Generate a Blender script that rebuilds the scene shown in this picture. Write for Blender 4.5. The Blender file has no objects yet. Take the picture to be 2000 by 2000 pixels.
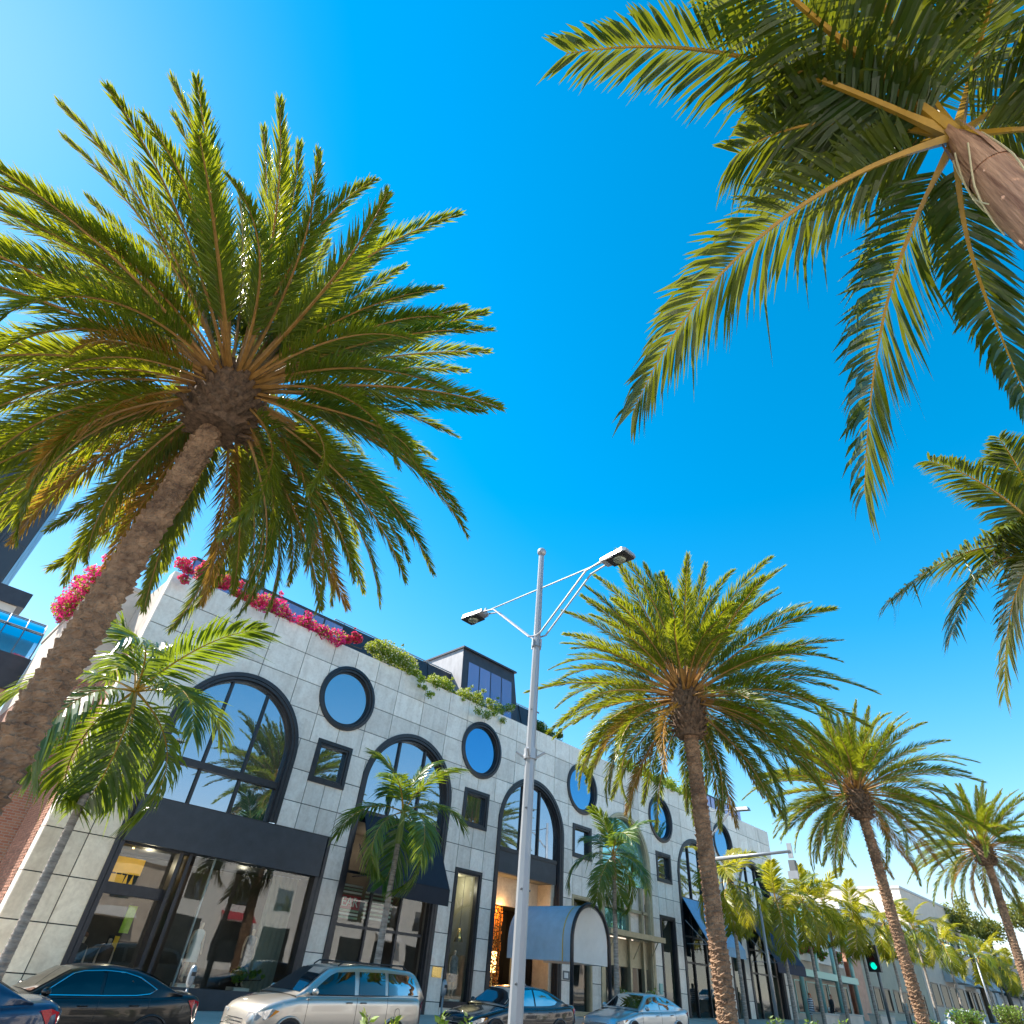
import bpy, bmesh, math, random
from math import sin, cos, pi, radians, sqrt
from mathutils import Vector, Matrix

random.seed(11)
SC = bpy.context.scene
COL = SC.collection

# ------------------------------------------------------------------ camera
YAW, PITCH, ROLL, FPX = 0.7441, 0.6700, 0.0987, 1158.83
_f = Vector((sin(YAW)*cos(PITCH), cos(YAW)*cos(PITCH), sin(PITCH)))
_r = Vector((cos(YAW), -sin(YAW), 0)); _u = _r.cross(_f)
RT = cos(ROLL)*_r + sin(ROLL)*_u
UP = -sin(ROLL)*_r + cos(ROLL)*_u
FW = _f
cam_d = bpy.data.cameras.new('camera'); cam = bpy.data.objects.new('camera', cam_d); COL.objects.link(cam)
cam_d.sensor_width = 36; cam_d.lens = FPX/2000*36; cam_d.clip_end = 4000; cam_d.clip_start = 0.05
m = Matrix((RT, UP, -FW)).transposed().to_4x4(); cam.matrix_world = m
SC.camera = cam

def W(px, py, Y=None, X=None, dist=None, Z=None):
    """real-world point seen at a photograph pixel, at a given street distance"""
    d = FW + RT*((px-1000)/FPX) - UP*((py-1000)/FPX)
    if Y is not None: return d*(Y/d.y)
    if X is not None: return d*(X/d.x)
    if Z is not None: return d*(Z/d.z)
    return d.normalized()*dist

def G(x):                       # the street climbs gently to the right
    return -1.9 + 0.0233*max(-60, min(130, x))

# ------------------------------------------------------------------ light
SUN_EL, SUN_AZ = 48.5, -30.5     # azimuth from +y towards +x, degrees
w = bpy.data.worlds.new('World'); SC.world = w; w.use_nodes = True
nt = w.node_tree; nt.nodes.clear()
sky = nt.nodes.new('ShaderNodeTexSky'); sky.sky_type = 'NISHITA'; sky.sun_disc = False
sky.sun_elevation = radians(SUN_EL); sky.sun_rotation = radians(SUN_AZ)
sky.altitude = 0; sky.air_density = 1.0; sky.dust_density = 0.045; sky.ozone_density = 2.0
hs = nt.nodes.new('ShaderNodeHueSaturation'); hs.inputs['Saturation'].default_value = 1.46
hs.inputs['Hue'].default_value = 0.482; hs.inputs['Value'].default_value = 0.765
bg = nt.nodes.new('ShaderNodeBackground'); bg.inputs['Strength'].default_value = 0.15
wo = nt.nodes.new('ShaderNodeOutputWorld')
bw = nt.nodes.new('ShaderNodeRGBToBW'); mrw = nt.nodes.new('ShaderNodeMapRange'); mrw.inputs['From Min'].default_value = 1.9; mrw.inputs['From Max'].default_value = 6.0
pale = nt.nodes.new('ShaderNodeHueSaturation'); pale.inputs['Saturation'].default_value = 0.55; pale.inputs['Value'].default_value = 0.52
mxw = nt.nodes.new('ShaderNodeMix'); mxw.data_type = 'RGBA'
nt.links.new(sky.outputs[0], hs.inputs['Color']); nt.links.new(sky.outputs[0], bw.inputs[0]); nt.links.new(sky.outputs[0], pale.inputs['Color'])
nt.links.new(bw.outputs[0], mrw.inputs['Value']); nt.links.new(mrw.outputs[0], mxw.inputs[0]); nt.links.new(hs.outputs[0], mxw.inputs[6]); nt.links.new(pale.outputs[0], mxw.inputs[7])
nt.links.new(mxw.outputs[2], bg.inputs[0]); nt.links.new(bg.outputs[0], wo.inputs[0])
sd = bpy.data.lights.new('sun', 'SUN'); sun = bpy.data.objects.new('sun', sd); COL.objects.link(sun)
sd.energy = 5.0; sd.angle = radians(0.5); sd.color = (1, 0.93, 0.82)
_sd = Vector((sin(radians(SUN_AZ))*cos(radians(SUN_EL)), cos(radians(SUN_AZ))*cos(radians(SUN_EL)), sin(radians(SUN_EL))))
sun.rotation_euler = _sd.to_track_quat('Z', 'Y').to_euler()
vs = SC.view_settings
SC.display_settings.display_device = 'sRGB'
vs.view_transform = 'Standard'; vs.look = 'None'; vs.exposure = 1.42; vs.gamma = 1.0; vs.use_curve_mapping = False
SC.cycles.max_bounces = 8; SC.cycles.transparent_max_bounces = 12
SC.cycles.caustics_reflective = False; SC.cycles.caustics_refractive = False
SC.cycles.sample_clamp_indirect = 6
try:
    SC.cycles.use_denoising = True
except Exception: pass

# ------------------------------------------------------------------ materials
def nodes(mat):
    mat.use_nodes = True; t = mat.node_tree; t.nodes.clear(); return t
def lk(t, a, b): t.links.new(a, b)
def pbr(name, col, rough=0.6, metal=0.0, var=0.0, scale=3.0, orand=0.0, bump=0.0, bscale=20.0, spec=0.5, coat=0.0, col2=None, stretch=None, detail=5, emit=None, estr=0):
    """procedural principled material: colour noise, per-object variation, fine relief"""
    mat = bpy.data.materials.new(name); t = nodes(mat)
    o = t.nodes.new('ShaderNodeOutputMaterial'); p = t.nodes.new('ShaderNodeBsdfPrincipled'); lk(t, p.outputs[0], o.inputs[0])
    p.inputs['Roughness'].default_value = rough; p.inputs['Metallic'].default_value = metal
    p.inputs['Specular IOR Level'].default_value = spec
    if coat: p.inputs['Coat Weight'].default_value = coat; p.inputs['Coat Roughness'].default_value = 0.03
    c = (*col, 1); p.inputs['Base Color'].default_value = c
    if emit: p.inputs['Emission Color'].default_value = (*emit, 1); p.inputs['Emission Strength'].default_value = estr
    if not (var or orand or bump or col2): return mat
    tc = t.nodes.new('ShaderNodeTexCoord'); mp = t.nodes.new('ShaderNodeMapping'); lk(t, tc.outputs['Object'], mp.inputs[0])
    if stretch: mp.inputs['Scale'].default_value = stretch
    n = t.nodes.new('ShaderNodeTexNoise'); n.inputs['Scale'].default_value = scale; n.inputs['Detail'].default_value = detail; n.inputs['Roughness'].default_value = 0.65
    lk(t, mp.outputs[0], n.inputs['Vector'])
    if var or col2:
        r = t.nodes.new('ShaderNodeValToRGB'); lk(t, n.outputs['Fac'], r.inputs[0])
        r.color_ramp.elements[0].position = 0.32; r.color_ramp.elements[1].position = 0.68
        a = col2 if col2 else tuple(v*(1-var) for v in col); b = tuple(min(1, v*(1+var*0.6)) for v in col)
        r.color_ramp.elements[0].color = (*a, 1); r.color_ramp.elements[1].color = (*b, 1)
        out = r.outputs[0]
    else:
        rg = t.nodes.new('ShaderNodeRGB'); rg.outputs[0].default_value = c; out = rg.outputs[0]
    if orand:
        oi = t.nodes.new('ShaderNodeObjectInfo'); mr = t.nodes.new('ShaderNodeMapRange')
        mr.inputs['To Min'].default_value = 1-orand; mr.inputs['To Max'].default_value = 1+orand*0.5
        lk(t, oi.outputs['Random'], mr.inputs['Value'])
        h = t.nodes.new('ShaderNodeHueSaturation'); lk(t, mr.outputs[0], h.inputs['Value']); lk(t, out, h.inputs['Color']); out = h.outputs[0]
    lk(t, out, p.inputs['Base Color'])
    if bump:
        n2 = t.nodes.new('ShaderNodeTexNoise'); n2.inputs['Scale'].default_value = bscale; n2.inputs['Detail'].default_value = 4
        lk(t, mp.outputs[0], n2.inputs['Vector'])
        b = t.nodes.new('ShaderNodeBump'); b.inputs['Strength'].default_value = bump; b.inputs['Distance'].default_value = 0.02
        lk(t, n2.outputs['Fac'], b.inputs['Height']); lk(t, b.outputs[0], p.inputs['Normal'])
    return mat
def leafmat(name, ca, cb, trans=0.4, tcol=(0.35, 0.45, 0.03), rough=0.35, tip=None):
    mat = bpy.data.materials.new(name); t = nodes(mat)
    o = t.nodes.new('ShaderNodeOutputMaterial'); p = t.nodes.new('ShaderNodeBsdfPrincipled'); tr = t.nodes.new('ShaderNodeBsdfTranslucent'); mx = t.nodes.new('ShaderNodeMixShader')
    oi = t.nodes.new('ShaderNodeObjectInfo'); tc = t.nodes.new('ShaderNodeTexCoord')
    n = t.nodes.new('ShaderNodeTexNoise'); n.inputs['Scale'].default_value = 5.0; n.inputs['Detail'].default_value = 3; lk(t, tc.outputs['Object'], n.inputs['Vector'])
    ad = t.nodes.new('ShaderNodeMath'); ad.operation = 'ADD'; lk(t, oi.outputs['Random'], ad.inputs[0]); lk(t, n.outputs['Fac'], ad.inputs[1])
    mr = t.nodes.new('ShaderNodeMapRange'); mr.inputs['From Min'].default_value = 0.35; mr.inputs['From Max'].default_value = 1.65; lk(t, ad.outputs[0], mr.inputs['Value'])
    r = t.nodes.new('ShaderNodeValToRGB'); lk(t, mr.outputs[0], r.inputs[0])
    r.color_ramp.elements[0].color = (*ca, 1); r.color_ramp.elements[1].color = (*cb, 1)
    if tip:
        e = r.color_ramp.elements.new(0.97); e.color = (*cb, 1); r.color_ramp.elements[-1].color = (*tip, 1)
    lk(t, r.outputs[0], p.inputs['Base Color']); p.inputs['Roughness'].default_value = rough
    tr.inputs[0].default_value = (*tcol, 1)
    mx.inputs[0].default_value = trans
    lk(t, p.outputs[0], mx.inputs[1]); lk(t, tr.outputs[0], mx.inputs[2]); lk(t, mx.outputs[0], o.inputs[0])
    return mat
def glassmat(name, tint=(0.9, 1, 0.97), refl=0.035, power=0.8, rcol=(1, 1, 1)):
    """shop window: clear pane with a fresnel reflection"""
    mat = bpy.data.materials.new(name); t = nodes(mat)
    o = t.nodes.new('ShaderNodeOutputMaterial'); a = t.nodes.new('ShaderNodeBsdfTransparent'); g = t.nodes.new('ShaderNodeBsdfGlossy'); mx = t.nodes.new('ShaderNodeMixShader')
    a.inputs[0].default_value = (*tint, 1); g.inputs['Roughness'].default_value = 0.004; g.inputs[0].default_value = (*rcol, 1)
    fr = t.nodes.new('ShaderNodeFresnel'); fr.inputs['IOR'].default_value = 1.55
    ma = t.nodes.new('ShaderNodeMath'); ma.operation = 'MULTIPLY_ADD'; ma.inputs[1].default_value = power; ma.inputs[2].default_value = refl; ma.use_clamp = True
    lk(t, fr.outputs[0], ma.inputs[0]); lk(t, ma.outputs[0], mx.inputs[0])
    # slight waviness of the float glass
    tc = t.nodes.new('ShaderNodeTexCoord'); n = t.nodes.new('ShaderNodeTexNoise'); n.inputs['Scale'].default_value = 0.7; n.inputs['Detail'].default_value = 1
    lk(t, tc.outputs['Object'], n.inputs['Vector'])
    b = t.nodes.new('ShaderNodeBump'); b.inputs['Strength'].default_value = 0.12; b.inputs['Distance'].default_value = 0.02
    lk(t, n.outputs['Fac'], b.inputs['Height']); lk(t, b.outputs[0], g.inputs['Normal'])
    lk(t, a.outputs[0], mx.inputs[1]); lk(t, g.outputs[0], mx.inputs[2]); lk(t, mx.outputs[0], o.inputs[0])
    return mat
def brickmat(name):
    mat = bpy.data.materials.new(name); t = nodes(mat)
    o = t.nodes.new('ShaderNodeOutputMaterial'); p = t.nodes.new('ShaderNodeBsdfPrincipled'); lk(t, p.outputs[0], o.inputs[0]); p.inputs['Roughness'].default_value = 0.85
    tc = t.nodes.new('ShaderNodeTexCoord'); sp = t.nodes.new('ShaderNodeSeparateXYZ'); cb = t.nodes.new('ShaderNodeCombineXYZ')
    ad = t.nodes.new('ShaderNodeMath'); ad.operation = 'ADD'; lk(t, tc.outputs['Object'], sp.inputs[0]); lk(t, sp.outputs['X'], ad.inputs[0]); lk(t, sp.outputs['Y'], ad.inputs[1]); lk(t, ad.outputs[0], cb.inputs[0]); lk(t, sp.outputs['Z'], cb.inputs[1])
    b = t.nodes.new('ShaderNodeTexBrick'); b.inputs['Scale'].default_value = 1.0; b.inputs['Brick Width'].default_value = 0.24; b.inputs['Row Height'].default_value = 0.085; b.inputs['Mortar Size'].default_value = 0.009
    b.inputs['Color1'].default_value = (0.33, 0.12, 0.07, 1); b.inputs['Color2'].default_value = (0.42, 0.2, 0.12, 1); b.inputs['Mortar'].default_value = (0.35, 0.3, 0.26, 1)
    lk(t, cb.outputs[0], b.inputs['Vector']); lk(t, b.outputs['Color'], p.inputs['Base Color'])
    return mat

M = {}
def marble(name, base, stain, orand=0.22):
    mat = bpy.data.materials.new(name); t = nodes(mat)
    o = t.nodes.new('ShaderNodeOutputMaterial'); p = t.nodes.new('ShaderNodeBsdfPrincipled'); lk(t, p.outputs[0], o.inputs[0])
    p.inputs['Roughness'].default_value = 0.38
    tc = t.nodes.new('ShaderNodeTexCoord'); oi = t.nodes.new('ShaderNodeObjectInfo')
    off = t.nodes.new('ShaderNodeVectorMath'); off.operation = 'ADD'; lk(t, tc.outputs['Object'], off.inputs[0])
    sc_ = t.nodes.new('ShaderNodeMath'); sc_.operation = 'MULTIPLY'; sc_.inputs[1].default_value = 37.0; lk(t, oi.outputs['Random'], sc_.inputs[0]); lk(t, sc_.outputs[0], off.inputs[1])
    n1 = t.nodes.new('ShaderNodeTexNoise'); n1.inputs['Scale'].default_value = 1.3; n1.inputs['Detail'].default_value = 8; n1.inputs['Roughness'].default_value = 0.7; n1.inputs['Distortion'].default_value = 0.8
    n2 = t.nodes.new('ShaderNodeTexNoise'); n2.inputs['Scale'].default_value = 9; n2.inputs['Detail'].default_value = 6
    for n in (n1, n2): lk(t, off.outputs[0], n.inputs['Vector'])
    r1 = t.nodes.new('ShaderNodeValToRGB'); lk(t, n1.outputs['Fac'], r1.inputs[0])
    e = r1.color_ramp.elements; e[0].position = 0.30; e[0].color = (*stain, 1); e[1].position = 0.62; e[1].color = (*base, 1)
    r2 = t.nodes.new('ShaderNodeValToRGB'); lk(t, n2.outputs['Fac'], r2.inputs[0]); e = r2.color_ramp.elements
    e[0].position = 0.25; e[0].color = (0.80, 0.78, 0.75, 1); e[1].position = 0.6; e[1].color = (1, 1, 1, 1)
    mu = t.nodes.new('ShaderNodeMix'); mu.data_type = 'RGBA'; mu.blend_type = 'MULTIPLY'; mu.inputs[0].default_value = 0.6
    lk(t, r1.outputs[0], mu.inputs[6]); lk(t, r2.outputs[0], mu.inputs[7])
    mp = t.nodes.new('ShaderNodeMapping'); mp.inputs['Scale'].default_value = (2.2, 1, 0.16); lk(t, tc.outputs['Object'], mp.inputs[0])
    n3 = t.nodes.new('ShaderNodeTexNoise'); n3.inputs['Scale'].default_value = 1.6; n3.inputs['Detail'].default_value = 5; lk(t, mp.outputs[0], n3.inputs['Vector'])
    r3 = t.nodes.new('ShaderNodeValToRGB'); lk(t, n3.outputs['Fac'], r3.inputs[0]); e = r3.color_ramp.elements
    e[0].position = 0.33; e[0].color = (0.76, 0.74, 0.72, 1); e[1].position = 0.52; e[1].color = (1, 1, 1, 1)
    mu2 = t.nodes.new('ShaderNodeMix'); mu2.data_type = 'RGBA'; mu2.blend_type = 'MULTIPLY'; mu2.inputs[0].default_value = 0.42
    lk(t, mu.outputs[2], mu2.inputs[6]); lk(t, r3.outputs[0], mu2.inputs[7]); mu = mu2
    mr = t.nodes.new('ShaderNodeMapRange'); mr.inputs['To Min'].default_value = 1-orand; mr.inputs['To Max'].default_value = 1.04; lk(t, oi.outputs['Random'], mr.inputs['Value'])
    h = t.nodes.new('ShaderNodeHueSaturation'); lk(t, mr.outputs[0], h.inputs['Value']); lk(t, mu.outputs[2], h.inputs['Color'])
    lk(t, h.outputs[0], p.inputs['Base Color'])
    return mat
M['marble'] = marble('marble', (0.93, 0.86, 0.775), (0.79, 0.69, 0.60))
M['marble_warm'] = marble('marble_warm', (0.90, 0.78, 0.60), (0.70, 0.57, 0.42))
M['joint'] = pbr('joint', (0.05, 0.05, 0.05), 0.9)
M['bronze'] = pbr('dark_bronze', (0.030, 0.030, 0.036), 0.38, 0.3, var=0.25, scale=4)
M['bronze2'] = pbr('dark_panel', (0.045, 0.05, 0.06), 0.5, 0.2, var=0.2, scale=2.5)
M['steel'] = pbr('steel_grey', (0.32, 0.35, 0.38), 0.45, 0.6)
M['gold_frame'] = pbr('champagne_frame', (0.42, 0.36, 0.24), 0.45, 0.5, var=0.15, scale=4)
M['mirror'] = pbr('coated_glass', (0.31, 0.37, 0.43), 0.012, 0.92, bump=0.10, bscale=0.9)
M['mirror_deep'] = pbr('coated_glass_deep', (0.07, 0.27, 0.46), 0.012, 0.92, bump=0.10, bscale=0.9)
M['teal'] = pbr('teal_glass', (0.25, 0.55, 0.58), 0.03, 0.8)
M['shop'] = glassmat('shop_glass')
M['shop_dark'] = glassmat('shop_glass_dark', (0.16, 0.19, 0.21), 0.03, 0.28)
M['carglass'] = glassmat('car_glass', (0.06, 0.08, 0.09), 0.035, 0.5)
M['interior'] = pbr('shop_interior', (0.07, 0.055, 0.045), 0.8, var=0.4, scale=1.2)
M['interior_light'] = pbr('shop_interior_light', (0.26, 0.25, 0.20), 0.8, var=0.2, scale=1.2)
M['yellow'] = pbr('yellow_display', (0.85, 0.50, 0.02), 0.6, var=0.1)
M['lime'] = pbr('lime_display', (0.35, 0.55, 0.05), 0.6, var=0.2, scale=14)
M['orange'] = pbr('orange_display', (0.9, 0.28, 0.02), 0.5)
M['amber'] = pbr('amber_beads', (0.45, 0.18, 0.03), 0.3, 0.5, var=0.8, scale=14, detail=3)
M['lit'] = pbr('lit_lamp', (1, 0.75, 0.4), 0.5, emit=(1, 0.6, 0.2), estr=3.0)
M['brass'] = pbr('polished_brass', (0.75, 0.55, 0.2), 0.25, 0.9, var=0.2, scale=6)
M['skin'] = pbr('skin', (0.55, 0.33, 0.24), 0.55)
M['mannequin'] = pbr('mannequin_skin', (0.6, 0.42, 0.3), 0.4)
M['hair_red'] = pbr('auburn_hair', (0.35, 0.10, 0.03), 0.6, var=0.3, scale=30)
M['hair_brown'] = pbr('brown_hair', (0.16, 0.06, 0.03), 0.6, var=0.3, scale=30)
M['black_cloth'] = pbr('black_cloth', (0.02, 0.02, 0.024), 0.8)
M['brown_cloth'] = pbr('brown_cloth', (0.12, 0.07, 0.05), 0.85, var=0.2)
M['grey_cloth'] = pbr('grey_cloth', (0.25, 0.25, 0.27), 0.85, var=0.4, scale=12)
M['teal_cloth'] = pbr('turquoise_cloth', (0.03, 0.4, 0.5), 0.8)
M['white_cloth'] = pbr('white_cloth', (0.75, 0.72, 0.68), 0.8)
def striped():
    mat = bpy.data.materials.new('striped_cloth'); t = nodes(mat)
    o = t.nodes.new('ShaderNodeOutputMaterial'); p = t.nodes.new('ShaderNodeBsdfPrincipled'); lk(t, p.outputs[0], o.inputs[0]); p.inputs['Roughness'].default_value = 0.85
    tc = t.nodes.new('ShaderNodeTexCoord'); wv = t.nodes.new('ShaderNodeTexWave'); wv.bands_direction = 'Z'; wv.inputs['Scale'].default_value = 2.6; wv.inputs['Distortion'].default_value = 1.0
    lk(t, tc.outputs['Object'], wv.inputs['Vector']); r = t.nodes.new('ShaderNodeValToRGB'); lk(t, wv.outputs['Fac'], r.inputs[0])
    r.color_ramp.elements[0].position = 0.45; r.color_ramp.elements[0].color = (0.04, 0.07, 0.14, 1); r.color_ramp.elements[1].position = 0.55; r.color_ramp.elements[1].color = (0.7, 0.72, 0.75, 1)
    lk(t, r.outputs[0], p.inputs['Base Color']); return mat
M['striped'] = striped()
M['awning_navy'] = pbr('navy_canvas', (0.012, 0.014, 0.024), 0.75, var=0.2, scale=3, bump=0.15, bscale=60)
M['awning_deep'] = pbr('deep_navy_canvas', (0.012, 0.022, 0.06), 0.7, var=0.2, scale=3, bump=0.15, bscale=60)
M['awning_sky_sheen'] = pbr('sky_sheen_canvas', (0.24, 0.44, 0.66), 0.65, var=0.12, scale=3, bump=0.15, bscale=60)  # navy canvas with the sky's pale blue sheen put into its colour
M['canopy_blue'] = pbr('pale_blue_canvas', (0.42, 0.54, 0.66), 0.65, var=0.10, scale=2.5, bump=0.15, bscale=60)
M['canvas_white'] = pbr('off_white_canvas', (0.72, 0.71, 0.69), 0.75, var=0.06, scale=2, bump=0.1, bscale=60)
M['sign_red'] = pbr('red_sign', (0.42, 0.02, 0.04), 0.5)
M['white'] = pbr('white_paint', (0.78, 0.77, 0.74), 0.5)
M['mintstripe'] = pbr('mint_stripe', (0.35, 0.5, 0.38), 0.6, var=0.3, scale=6)
M['brick'] = brickmat('brick_wall_paint')
M['brickpiece'] = pbr('red_brick', (0.42, 0.20, 0.13), 0.9, var=0.35, scale=9, orand=0.35)
M['mortar'] = pbr('mortar', (0.42, 0.36, 0.31), 0.95, var=0.2)
M['stucco'] = pbr('peach_stucco', (0.66, 0.56, 0.47), 0.85, var=0.12, scale=2, bump=0.2, bscale=40)
M['cream'] = pbr('cream_stucco', (0.56, 0.49, 0.42), 0.85, var=0.08, scale=1.5, bump=0.2, bscale=40)
M['olive'] = pbr('olive_stucco', (0.40, 0.38, 0.30), 0.85, var=0.1, scale=1.5)
M['greyst'] = pbr('grey_stucco', (0.45, 0.47, 0.48), 0.8, var=0.1, scale=1.2)
M['salmon'] = pbr('salmon_wall', (0.62, 0.36, 0.26), 0.85, var=0.15, scale=2)
M['mint'] = pbr('mint_frame', (0.25, 0.46, 0.44), 0.4, 0.3)
M['purple'] = pbr('violet_glass', (0.34, 0.29, 0.42), 0.12, 0.6, orand=0.12)
M['mansard'] = pbr('dark_zinc', (0.045, 0.048, 0.06), 0.5, 0.4, var=0.2, scale=2)
M['zinc_light'] = pbr('grey_zinc', (0.30, 0.30, 0.32), 0.5, 0.3, var=0.15, scale=3, stretch=(6, 1, 0.4))
M['tower'] = pbr('tower_glass', (0.045, 0.05, 0.06), 0.3, 0.15, orand=0.25, spec=0.3)
M['tower_dk'] = pbr('tower_mullion', (0.05, 0.055, 0.065), 0.5)
M['vault'] = glassmat('vault_glass', (0.4, 0.55, 0.6), 0.22, 1.2, (0.85, 0.95, 1))
M['asphalt'] = pbr('asphalt', (0.13, 0.125, 0.12), 0.9, var=0.35, scale=0.6, bump=0.5, bscale=120)
M['paving'] = pbr('paving', (0.55, 0.50, 0.44), 0.85, var=0.2, scale=0.8, orand=0.1)
M['concrete'] = pbr('concrete', (0.48, 0.46, 0.43), 0.9, var=0.2, scale=1.5)
M['soil'] = pbr('soil', (0.06, 0.045, 0.03), 0.95, var=0.4, scale=3)
M['paint'] = pbr('road_paint', (0.7, 0.7, 0.68), 0.7, var=0.15, scale=6)
M['galv'] = pbr('galvanised_paint', (0.34, 0.36, 0.39), 0.42, 0.35, var=0.12, scale=2.0, stretch=(1, 1, 0.2))
M['galv_dark'] = pbr('galvanised_dark', (0.16, 0.17, 0.18), 0.5, 0.5)
M['lens'] = pbr('lamp_lens', (0.30, 0.33, 0.26), 0.12, 0.5, var=0.4, scale=20)
M['black'] = pbr('black_paint', (0.015, 0.015, 0.017), 0.5)
M['green_lit'] = pbr('green_signal', (0.0, 0.5, 0.35), 0.4, emit=(0.0, 0.8, 0.55), estr=0.45)
M['red_off'] = pbr('red_signal_off', (0.08, 0.006, 0.006), 0.3)
M['rubber'] = pbr('rubber', (0.015, 0.015, 0.016), 0.85)
M['chrome'] = pbr('chrome', (0.75, 0.78, 0.8), 0.1, 1.0)
M['alloy'] = pbr('alloy_rim', (0.42, 0.43, 0.45), 0.3, 0.85)
M['p_black'] = pbr('black_car_paint', (0.005, 0.005, 0.006), 0.3, 0.0, coat=0.6, spec=0.35)
M['p_silver'] = pbr('silver_car_paint', (0.50, 0.46, 0.41), 0.32, 0.75, coat=1.0)
M['p_blue'] = pbr('navy_car_paint', (0.015, 0.045, 0.10), 0.28, 0.4, coat=1.0)
M['p_dark'] = pbr('charcoal_car_paint', (0.02, 0.022, 0.03), 0.22, 0.5, coat=1.0)
M['p_ice'] = pbr('ice_silver_car_paint', (0.45, 0.50, 0.53), 0.3, 0.75, coat=1.0)
M['p_white'] = pbr('white_car_paint', (0.78, 0.78, 0.76), 0.3, 0.0, coat=1.0)
M['taillight'] = pbr('tail_lamp', (0.55, 0.01, 0.02), 0.15, coat=1.0)
M['headlight'] = pbr('head_lamp', (0.72, 0.75, 0.78), 0.08, 0.6, coat=1.0, var=0.4, scale=25)
M['amber_lens'] = pbr('amber_lens', (0.9, 0.30, 0.02), 0.2, coat=1.0)
M['dash'] = pbr('car_interior', (0.03, 0.03, 0.032), 0.8)
# palms and plants
M['date_leaf'] = leafmat('date_palm_leaf', (0.020, 0.082, 0.014), (0.155, 0.180, 0.010), 0.40, (0.38, 0.40, 0.010), 0.34, tip=(0.34, 0.20, 0.015))
M['date_old'] = leafmat('date_palm_old_leaf', (0.15, 0.12, 0.015), (0.36, 0.17, 0.02), 0.35, (0.5, 0.28, 0.03), 0.45)
M['date_rachis'] = pbr('date_rachis', (0.36, 0.19, 0.05), 0.5, var=0.3, scale=6)
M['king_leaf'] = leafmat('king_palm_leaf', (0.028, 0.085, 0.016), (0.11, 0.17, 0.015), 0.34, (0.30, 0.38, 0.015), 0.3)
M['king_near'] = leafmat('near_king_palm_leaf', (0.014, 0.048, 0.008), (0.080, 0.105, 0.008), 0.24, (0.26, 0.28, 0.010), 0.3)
M['king_rachis'] = pbr('king_rachis', (0.40, 0.23, 0.025), 0.4, var=0.25, scale=6)
M['king_yellow_lit'] = leafmat('sunlit_king_palm_leaf', (0.07, 0.14, 0.012), (0.30, 0.27, 0.012), 0.45, (0.55, 0.5, 0.02), 0.35)  # yellowing far leaves, with yellow sunlight put into the colour
M['date_bark'] = pbr('date_bark', (0.28, 0.175, 0.105), 0.95, col2=(0.12, 0.07, 0.045), var=0.5, scale=3.5, bump=0.6, bscale=26, stretch=(1, 1, 1.6))
M['date_boss'] = pbr('date_boss', (0.17, 0.105, 0.065), 0.95, col2=(0.05, 0.032, 0.022), var=0.4, scale=11, bump=0.7, bscale=30)
M['king_bark'] = pbr('king_bark', (0.34, 0.30, 0.26), 0.85, col2=(0.17, 0.14, 0.12), var=0.2, scale=3, stretch=(1, 1, 6), bump=0.4, bscale=18)
M['king_shaft'] = pbr('king_crownshaft', (0.20, 0.27, 0.06), 0.45, var=0.35, scale=2, stretch=(3, 3, 0.6))
M['king_shaft_dry'] = pbr('king_crownshaft_dry', (0.52, 0.30, 0.19), 0.6, col2=(0.20, 0.09, 0.055), var=0.3, scale=4, stretch=(9, 9, 0.45), bump=0.5, bscale=9)
M['blossom'] = pbr('seed_stalk', (0.62, 0.55, 0.34), 0.8)
M['vine_leaf'] = leafmat('vine_leaf', (0.04, 0.12, 0.012), (0.20, 0.30, 0.015), 0.4, (0.45, 0.5, 0.03), 0.45)
M['vine_dark'] = leafmat('vine_dark_leaf', (0.02, 0.06, 0.012), (0.07, 0.13, 0.02), 0.3, (0.2, 0.3, 0.03), 0.45)
M['magenta'] = leafmat('magenta_bract', (0.42, 0.005, 0.13), (0.78, 0.03, 0.26), 0.4, (0.9, 0.05, 0.25), 0.6)
M['coral'] = leafmat('coral_bract', (0.60, 0.012, 0.13), (0.80, 0.05, 0.15), 0.4, (0.9, 0.08, 0.2), 0.6)
M['cream_fl'] = leafmat('cream_flower', (0.72, 0.68, 0.48), (0.8, 0.78, 0.66), 0.3, (0.85, 0.8, 0.5), 0.6)
M['tree_leaf'] = leafmat('tree_leaf', (0.06, 0.10, 0.015), (0.20, 0.20, 0.03), 0.35, (0.4, 0.38, 0.04), 0.5)
M['twig'] = pbr('twig_bark', (0.10, 0.07, 0.045), 0.9, var=0.3, scale=8)

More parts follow.
